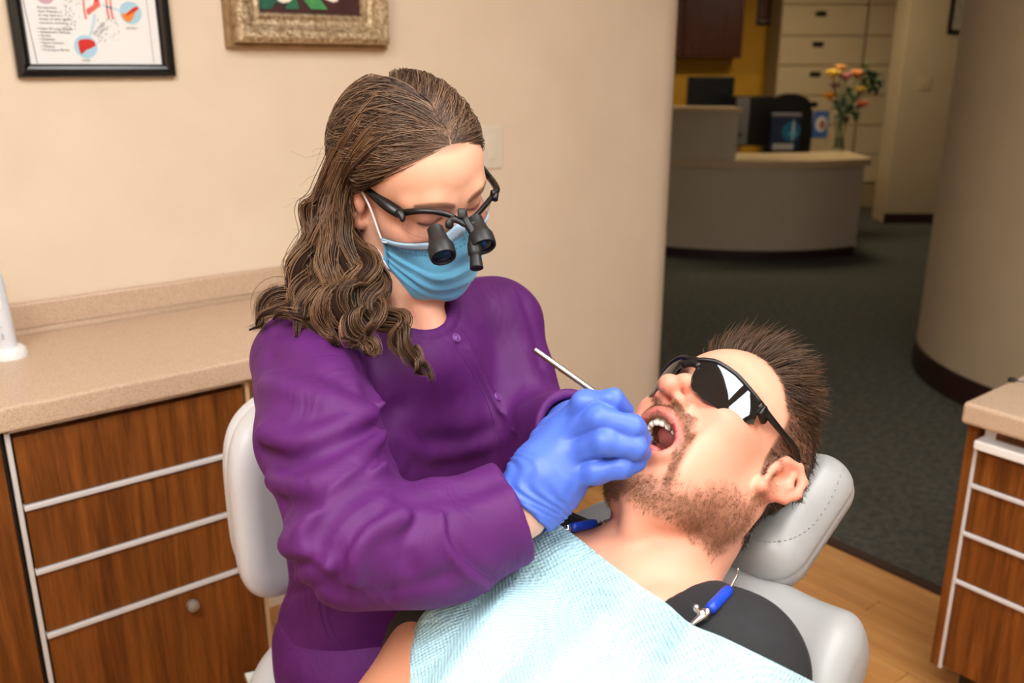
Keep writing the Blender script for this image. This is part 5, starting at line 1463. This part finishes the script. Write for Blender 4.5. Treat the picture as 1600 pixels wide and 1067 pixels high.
lathe('gas_column', [(.03, .07), (.03, .22), (.02, .23), (.02, .44)], (.575, 1.07, 0), (0, 0, 1), M['chrome'], st, 20)
for k in range(5):
    a = 2 * math.pi * k / 5 + .3; e = A(.575 + math.cos(a) * .27, 1.07 + math.sin(a) * .27, .065)
    V, Fc = tube_geo([A(.575, 1.07, .085), e], [.022, .014], 10); lg = mesh('base_leg', V, Fc, M['white'], st)
    V, Fc = lathe_geo([(.018, -.010), (.027, -.007), (.027, .007), (.018, .010)], e - A(0, 0, .038), (-math.sin(a), math.cos(a), 0), 16); mesh('caster', V, Fc, M['black'], lg)
lv = onz(386, 1062, .40); V, Fc = tube_geo([A(.52, 1.08, .435), lv + A(.03, 0, 0), lv], [.006, .007, .012], 10); mesh('height_lever', V, Fc, flat('pale_lever', srgb(214, 220, 210), .4), st)
# ------------------------------------------------------------------ hair of the man
def pick(mask, n):
    idx = np.where(rng.random(len(mask)) < mask)[0]
    return rng.choice(idx, n, replace=len(idx) < n)
def grow(P0, D0, D1, length, K, curl=0.0):
    t = np.linspace(0, 1, K)[None, :, None]
    C = P0[:, None] + (D0[:, None] * t + (D1 - D0)[:, None] * t * t * .5) * length[:, None, None]
    if curl: C = C + rng.normal(size=(len(P0), 1, 3)) * (t ** 1.5) * curl + np.sin(t * 4 + rng.uniform(0, 6, (len(P0), 1, 1))) * rng.normal(size=(len(P0), 1, 3)) * curl * .4
    return C
def man_hair():
    Nn = grad(man_skin, MV.astype(np.float32)).astype(float) @ RM           # local normals
    hm = hair_mask_m(ML) * (ML[:, 2] > -.085) * (np.linalg.norm(ML - A(0, -.012, .045), axis=1) < .13)
    ids = pick(np.clip(hm, 0, 1), 12000)
    Lp = ML[ids] + rng.normal(size=(len(ids), 3)) * .0008; n = Nn[ids]
    top = sstep(.055, .105, Lp[:, 2])
    front = sstep(-.04, .06, Lp[:, 1])
    length = (.0095 + .024 * top * (.35 + .65 * front) + .022 * front * top) * rng.uniform(.7, 1.15, len(ids))
    back = np.stack([-.10 * np.sign(Lp[:, 0]) * top, -np.ones(len(ids)), .10 + .35 * top], 1)
    back = unit(back - n * (back * n).sum(1)[:, None])
    cl = np.stack([vnoise(Lp, 170, 21), vnoise(Lp, 170, 22), vnoise(Lp, 170, 23)], 1)
    d0 = unit(n * (.16 + 1.3 * top * front + .15 * top)[:, None] + back * .8 + cl * .16 + rng.normal(size=n.shape) * .07)
    d1 = unit(back * 1.0 + n * (.05 + .18 * top + .35 * top * front)[:, None] + cl * .30 + rng.normal(size=n.shape) * .12)
    C = grow(Lp - n * .001, d0, d1, length, 6, .0018)
    tone = rng.uniform(0, 1, len(ids)) ** 1.5
    col = mix(np.tile(lin(34, 23, 17), (len(ids), 1)), lin(104, 74, 50), np.clip(tone * .8 + .25 * front * top, 0, 1))
    rad = np.array([.00042, .00045, .00042, .00036, .00026, .0001])
    strands('hair', fromM(C.reshape(-1, 3)).reshape(C.shape), rad, M['hair'], MPM, col)
    # beard and moustache
    ids = pick(np.clip(MBW * (1 + .8 * (ML[:, 2] > -.06) * (ML[:, 1] > .06)), 0, 1) ** 1.3, 14000); Lp = ML[ids] + rng.normal(size=(len(ids), 3)) * .0008; n = Nn[ids]
    dn = np.tile(A(0, .15, -.9), (len(ids), 1)); 
    d0 = unit(n * .6 + dn * .5 + rng.normal(size=n.shape) * .22); d1 = unit(n * .15 + dn + rng.normal(size=n.shape) * .3)
    C = grow(Lp - n * .0006, d0, d1, rng.uniform(.0025, .0060, len(ids)), 4)
    tone = rng.uniform(0, 1, len(ids))
    col = mix(np.tile(lin(84, 56, 40), (len(ids), 1)), lin(172, 120, 82), tone)
    strands('beard', fromM(C.reshape(-1, 3)).reshape(C.shape), np.array([.00013, .00013, .00011, .00004]), M['hair'], MPM, col)
man_hair()

# ------------------------------------------------------------------ hair of the woman
def hair_vol_w(P):
    P = np.asarray(P, np.float32)
    d = ell(P, (0, -.010, .048), (.083, .101, .086))
    d = smin(d, ell(P, (0, -.030, .026), (.076, .076, .072)), .03)
    return d
def woman_hair():
    L0 = A(0, -.012, .035)
    # scalp hair swept from a centre parting back over the ears
    N = 6000
    a = rng.uniform(0, 1, N)
    s = np.where(rng.random(N) < .5, 1.0, -1.0)
    kind = rng.random(N)
    # roots: along the parting (kind < .5) or along the front hairline (rest) or anywhere on the scalp
    py = np.interp(a, [0, 1], [.080, -.06]); 
    part = np.stack([.0016 * np.sin(py * 160) + s * (.0006 + rng.exponential(.0035, N)), py, .13 - 5 * py * py], 1)
    ah = rng.uniform(0, 1, N)
    hl = np.stack([s * np.interp(ah, [0, .25, .5, .75, 1], [.0005, .028, .052, .066, .073]), np.interp(ah, [0, .25, .5, .75, 1], [.079, .074, .056, .034, .014]), np.interp(ah, [0, .25, .5, .75, 1], [.100, .092, .072, .046, .030])], 1)
    ms = unit(rng.normal(size=(N, 3))); ms[:, 2] = np.abs(ms[:, 2]); ms[:, 1] = -np.abs(ms[:, 1]) + .3; ms = L0 + unit(ms) * .088; s2 = np.sign(ms[:, 0])
    root = np.where((kind < .50)[:, None], part, np.where((kind < .74)[:, None], hl, ms)); s = np.where(kind >= .74, s2, s)
    d0 = unit(root - L0)
    tgt = unit(np.stack([s * rng.uniform(.30, .85, N), rng.uniform(-.95, -.55, N), rng.uniform(-.60, .20, N)], 1))
    K = 22; t = np.linspace(0, 1, K)
    om = np.arccos(np.clip((d0 * tgt).sum(1), -1, 1))[:, None, None]
    tt = t[None, :, None]
    dirs = (np.sin((1 - tt) * om) * d0[:, None] + np.sin(tt * om) * tgt[:, None]) / np.sin(om)
    # hair lifts to the side before it sweeps back
    lift = np.sin(tt * math.pi) * (rng.normal(size=(N, 1, 3)) * .035 + np.stack([s * .10, 0 * s, 0 * s], 1)[:, None] * (kind < .5)[:, None, None])
    dirs = unit(dirs + lift)
    tr, ok = trace(hair_vol_w, (L0 + dirs * .25).reshape(-1, 3), -dirs.reshape(-1, 3), 0, .25, 60, .9)
    r = (.25 - tr).reshape(N, K)
    clump = vnoise(root * 1.0, 260, 11)
    lay = rng.uniform(-.004, .0035, N)[:, None]
    rise = np.clip(t / .18, 0, 1)[None]
    rs = np.linalg.norm(root - L0, axis=1)[:, None]
    wav = (.0016 * clump[:, None] + .0014) * np.sin(t[None] * rng.uniform(6, 14, N)[:, None] + rng.uniform(0, 6, N)[:, None])
    R_ = np.where(rise < 1, np.minimum(rs - .001, r) * (1 - rise) + (r + lay) * rise, r + lay) + wav * rise
    C = L0 + dirs * R_[..., None]
    tone = np.clip(.36 + .34 * clump + rng.normal(size=N) * .20, 0, 1)
    col = mix(np.tile(lin(44, 29, 21), (N, 1)), lin(146, 114, 88), tone)
    rad = np.interp(t, [0, .1, .85, 1], [.0003, .0005, .0005, .0002])
    allC = [fromW(C.reshape(-1, 3)).reshape(C.shape)]; allcol = [col]; allr = [np.tile(rad, (N, 1))]
    strands('hair', allC[0], rad, M['hair'], WPM, col)
    # solid under-hair so that no wall shows through: cap with face cut away
    def capf(P):
        L = toW(P); d = hair_vol_w(L) + .006
        hl_ = hair_line_w(L.astype(float)).astype(np.float32)
        return smax(d, -(hl_ - .004), .006)
    V, Q = surf(capf, TW - .2, TW + .2, .003)
    L = toW(V).astype(float)
    cc = np.tile(lin(58, 40, 30), (len(V), 1))
    pt = sstep(.0032, .0010, np.abs(L[:, 0] - .0016 * np.sin(L[:, 1] * 160))) * sstep(-.03, .01, L[:, 1]) * (L[:, 2] > .06)
    cc = mix(cc, lin(196, 152, 126), pt * .8)
    mesh('under_hair', V, Q, M['hair'], WPM, True, cc)
woman_hair()

M['hairmatte'] = attr_mat('under_hair', .9, spec=.1)
LOCKS = [  # image path (px, py, depth or None = lying on the head), radius m, strands, waviness m
    ([(600, 150, None), (565, 190, None), (535, 245, None), (512, 310, 1.065), (490, 380, 1.06), (468, 440, 1.04), (442, 490, 1.02), (418, 520, 1.01)], .017, 170, .008),
    ([(610, 175, None), (570, 215, None), (540, 270, None), (520, 335, 1.055), (508, 400, 1.05), (488, 450, 1.02), (482, 500, .995), (462, 530, .985)], .016, 170, .010),
    ([(606, 195, None), (565, 232, None), (535, 285, None), (520, 350, 1.05), (528, 410, 1.03), (512, 460, 1.00), (520, 510, .98), (505, 550, .97)], .016, 190, .011),
    ([(612, 215, None), (572, 245, None), (540, 290, None), (530, 350, 1.05), (546, 410, 1.025), (535, 460, .995), (552, 505, .975), (540, 545, .965)], .015, 190, .011),
    ([(535, 285, None), (528, 325, 1.06), (545, 378, 1.05), (574, 420, 1.02), (566, 465, 1.00), (590, 505, .985), (586, 545, .975)], .014, 180, .011),
    ([(534, 310, 1.09), (546, 352, 1.085), (578, 402, 1.06), (598, 440, 1.03), (584, 480, 1.0), (612, 510, .99), (636, 535, .985), (668, 562, .98), (660, 594, .975)], .012, 150, .010),
    ([(540, 340, 1.10), (572, 392, 1.08), (604, 440, 1.03), (598, 478, 1.01), (630, 505, .995), (628, 545, .985), (660, 570, .98), (668, 590, .978)], .009, 110, .008),
    ([(575, 170, None), (545, 215, None), (518, 270, 1.075), (500, 340, 1.09), (474, 410, 1.08), (460, 460, 1.06), (428, 500, 1.04), (412, 530, 1.03)], .017, 150, .008),
    ([(545, 270, None), (522, 340, 1.08), (510, 400, 1.07), (488, 450, 1.04), (480, 500, 1.01), (446, 525, 1.0)], .016, 150, .010),
    ([(548, 340, 1.07), (538, 400, 1.05), (560, 450, 1.01), (548, 495, .985), (574, 530, .975), (556, 562, .965)], .013, 150, .010),
    ([(548, 200, None), (522, 245, None), (500, 310, 1.08), (480, 350, 1.08), (470, 420, 1.07), (446, 455, 1.05)], .014, 110, .010),
    ([(640, 190, None), (595, 218, None), (552, 252, None), (530, 310, 1.06), (520, 370, 1.06), (515, 430, 1.04), (495, 480, 1.01), (500, 530, .985)], .013, 140, .010),
]
def lock_path(pts):
    f = lambda P: hair_vol_w(toW(P))
    out = []
    for i, (x, y, d) in enumerate(pts):
        if d is None: out.append(pix(f, [(x, y)], .6, -.007 if i == 0 else -.001)[0][0])
        else: out.append(at(x, y, d))
    return np.array(out)
def long_locks():
    for (pts, rad, n, wv) in LOCKS:
        K = 50; g = lock_path(pts); c = catmull(g, K)
        # keep the lock outside the jacket
        for _ in range(6):
            d = jacket_base(c.astype(np.float32)); m = d < rad * .75
            if not m.any(): break
            gr = grad(jacket_base, c.astype(np.float32), .003); c = c + gr * np.where(m, rad * .75 - d, 0)[:, None]
        T = unit(np.gradient(c, axis=0)); n1 = unit(np.cross(T, FW)); n2 = np.cross(T, n1)
        t = np.linspace(0, 1, K)
        ph0 = rng.uniform(0, 6.28); turns = rng.uniform(3.0, 4.2)
        helix = wv * np.clip((t - .35) / .3, 0, 1)
        hx = helix * np.cos(ph0 + turns * 2 * math.pi * t); hy = helix * np.sin(ph0 + turns * 2 * math.pi * t)
        # sub clumps twist round the guide
        sub = rng.integers(0, 7, n); sa = rng.uniform(0, 6.28, 7); sr = np.sqrt(rng.uniform(.05, 1, 7)) * rad * .75
        ta = sa[sub][:, None] + 2.2 * t[None] * rng.choice([-1, 1], 7)[sub][:, None]
        ofs = rng.normal(size=(n, 2)) * rad * .28
        taper = np.interp(t, [0, .25, .45, .75, 1], [.45, .55, 1.0, .9, .35])[None]
        ex = hx[None] + (sr[sub][:, None] * np.cos(ta) + ofs[:, :1]) * taper
        ey = hy[None] + (sr[sub][:, None] * np.sin(ta) + ofs[:, 1:]) * taper
        fz = .0022 * np.sin(t[None] * rng.uniform(8, 20, (n, 1)) + rng.uniform(0, 6, (n, 1))) * t[None]
        C = c[None] + n1[None] * (ex + fz)[..., None] + n2[None] * ey[..., None]
        # strands end at different lengths
        cut = rng.uniform(.78, 1.0, n); idx = np.linspace(0, 1, K)[None] * cut[:, None] * (K - 1)
        i0 = np.minimum(idx.astype(int), K - 2); f = (idx - i0)[..., None]
        C = np.take_along_axis(C, i0[..., None].repeat(3, 2), 1) * (1 - f) + np.take_along_axis(C, (i0 + 1)[..., None].repeat(3, 2), 1) * f
        tone = np.clip(rng.uniform(0, .6, 7)[sub] + rng.normal(size=n) * .18 + .12, 0, 1)
        colr = mix(np.tile(lin(38, 25, 18), (n, 1)), lin(156, 116, 82), tone)
        rr_ = np.interp(t, [0, .1, .8, 1], [.0004, .00055, .0005, .00015])
        strands('hair_lock', C, rr_, M['hair'], WPM, colr)
        # core of the lock
        V, Fc = tube_geo(c + n1 * hx[:, None] + n2 * hy[:, None], rad * .62 * np.interp(t, [0, .3, .45, .75, 1], [.05, .2, 1, .8, .1]), 9)
        o = mesh('lock_core', V, Fc, M['hairmatte'], WPM, True, np.tile(lin(40, 26, 19), (len(V), 1)))
    # loose flyaway hairs
    n = 70; K = 12; t = np.linspace(0, 1, K)
    p0 = np.array([at(rng.uniform(505, 545), rng.uniform(220, 430), rng.uniform(1.02, 1.08)) for _ in range(n)])
    dirv = unit(RT * rng.uniform(-1, .1, (n, 1)) - UP * rng.uniform(.1, 1.2, (n, 1)) + rng.normal(size=(n, 3)) * .3)
    C = p0[:, None] + dirv[:, None] * (t[None, :, None] * rng.uniform(.02, .06, (n, 1, 1))) + np.sin(t[None, :, None] * 7 + rng.uniform(0, 6, (n, 1, 1))) * rng.normal(size=(n, 1, 3)) * .0018
    strands('flyaway_hair', C, np.linspace(.00022, .0001, K), M['hair'], WPM, np.tile(lin(110, 80, 58), (n, 1)))['kind'] = 'stuff'
long_locks()
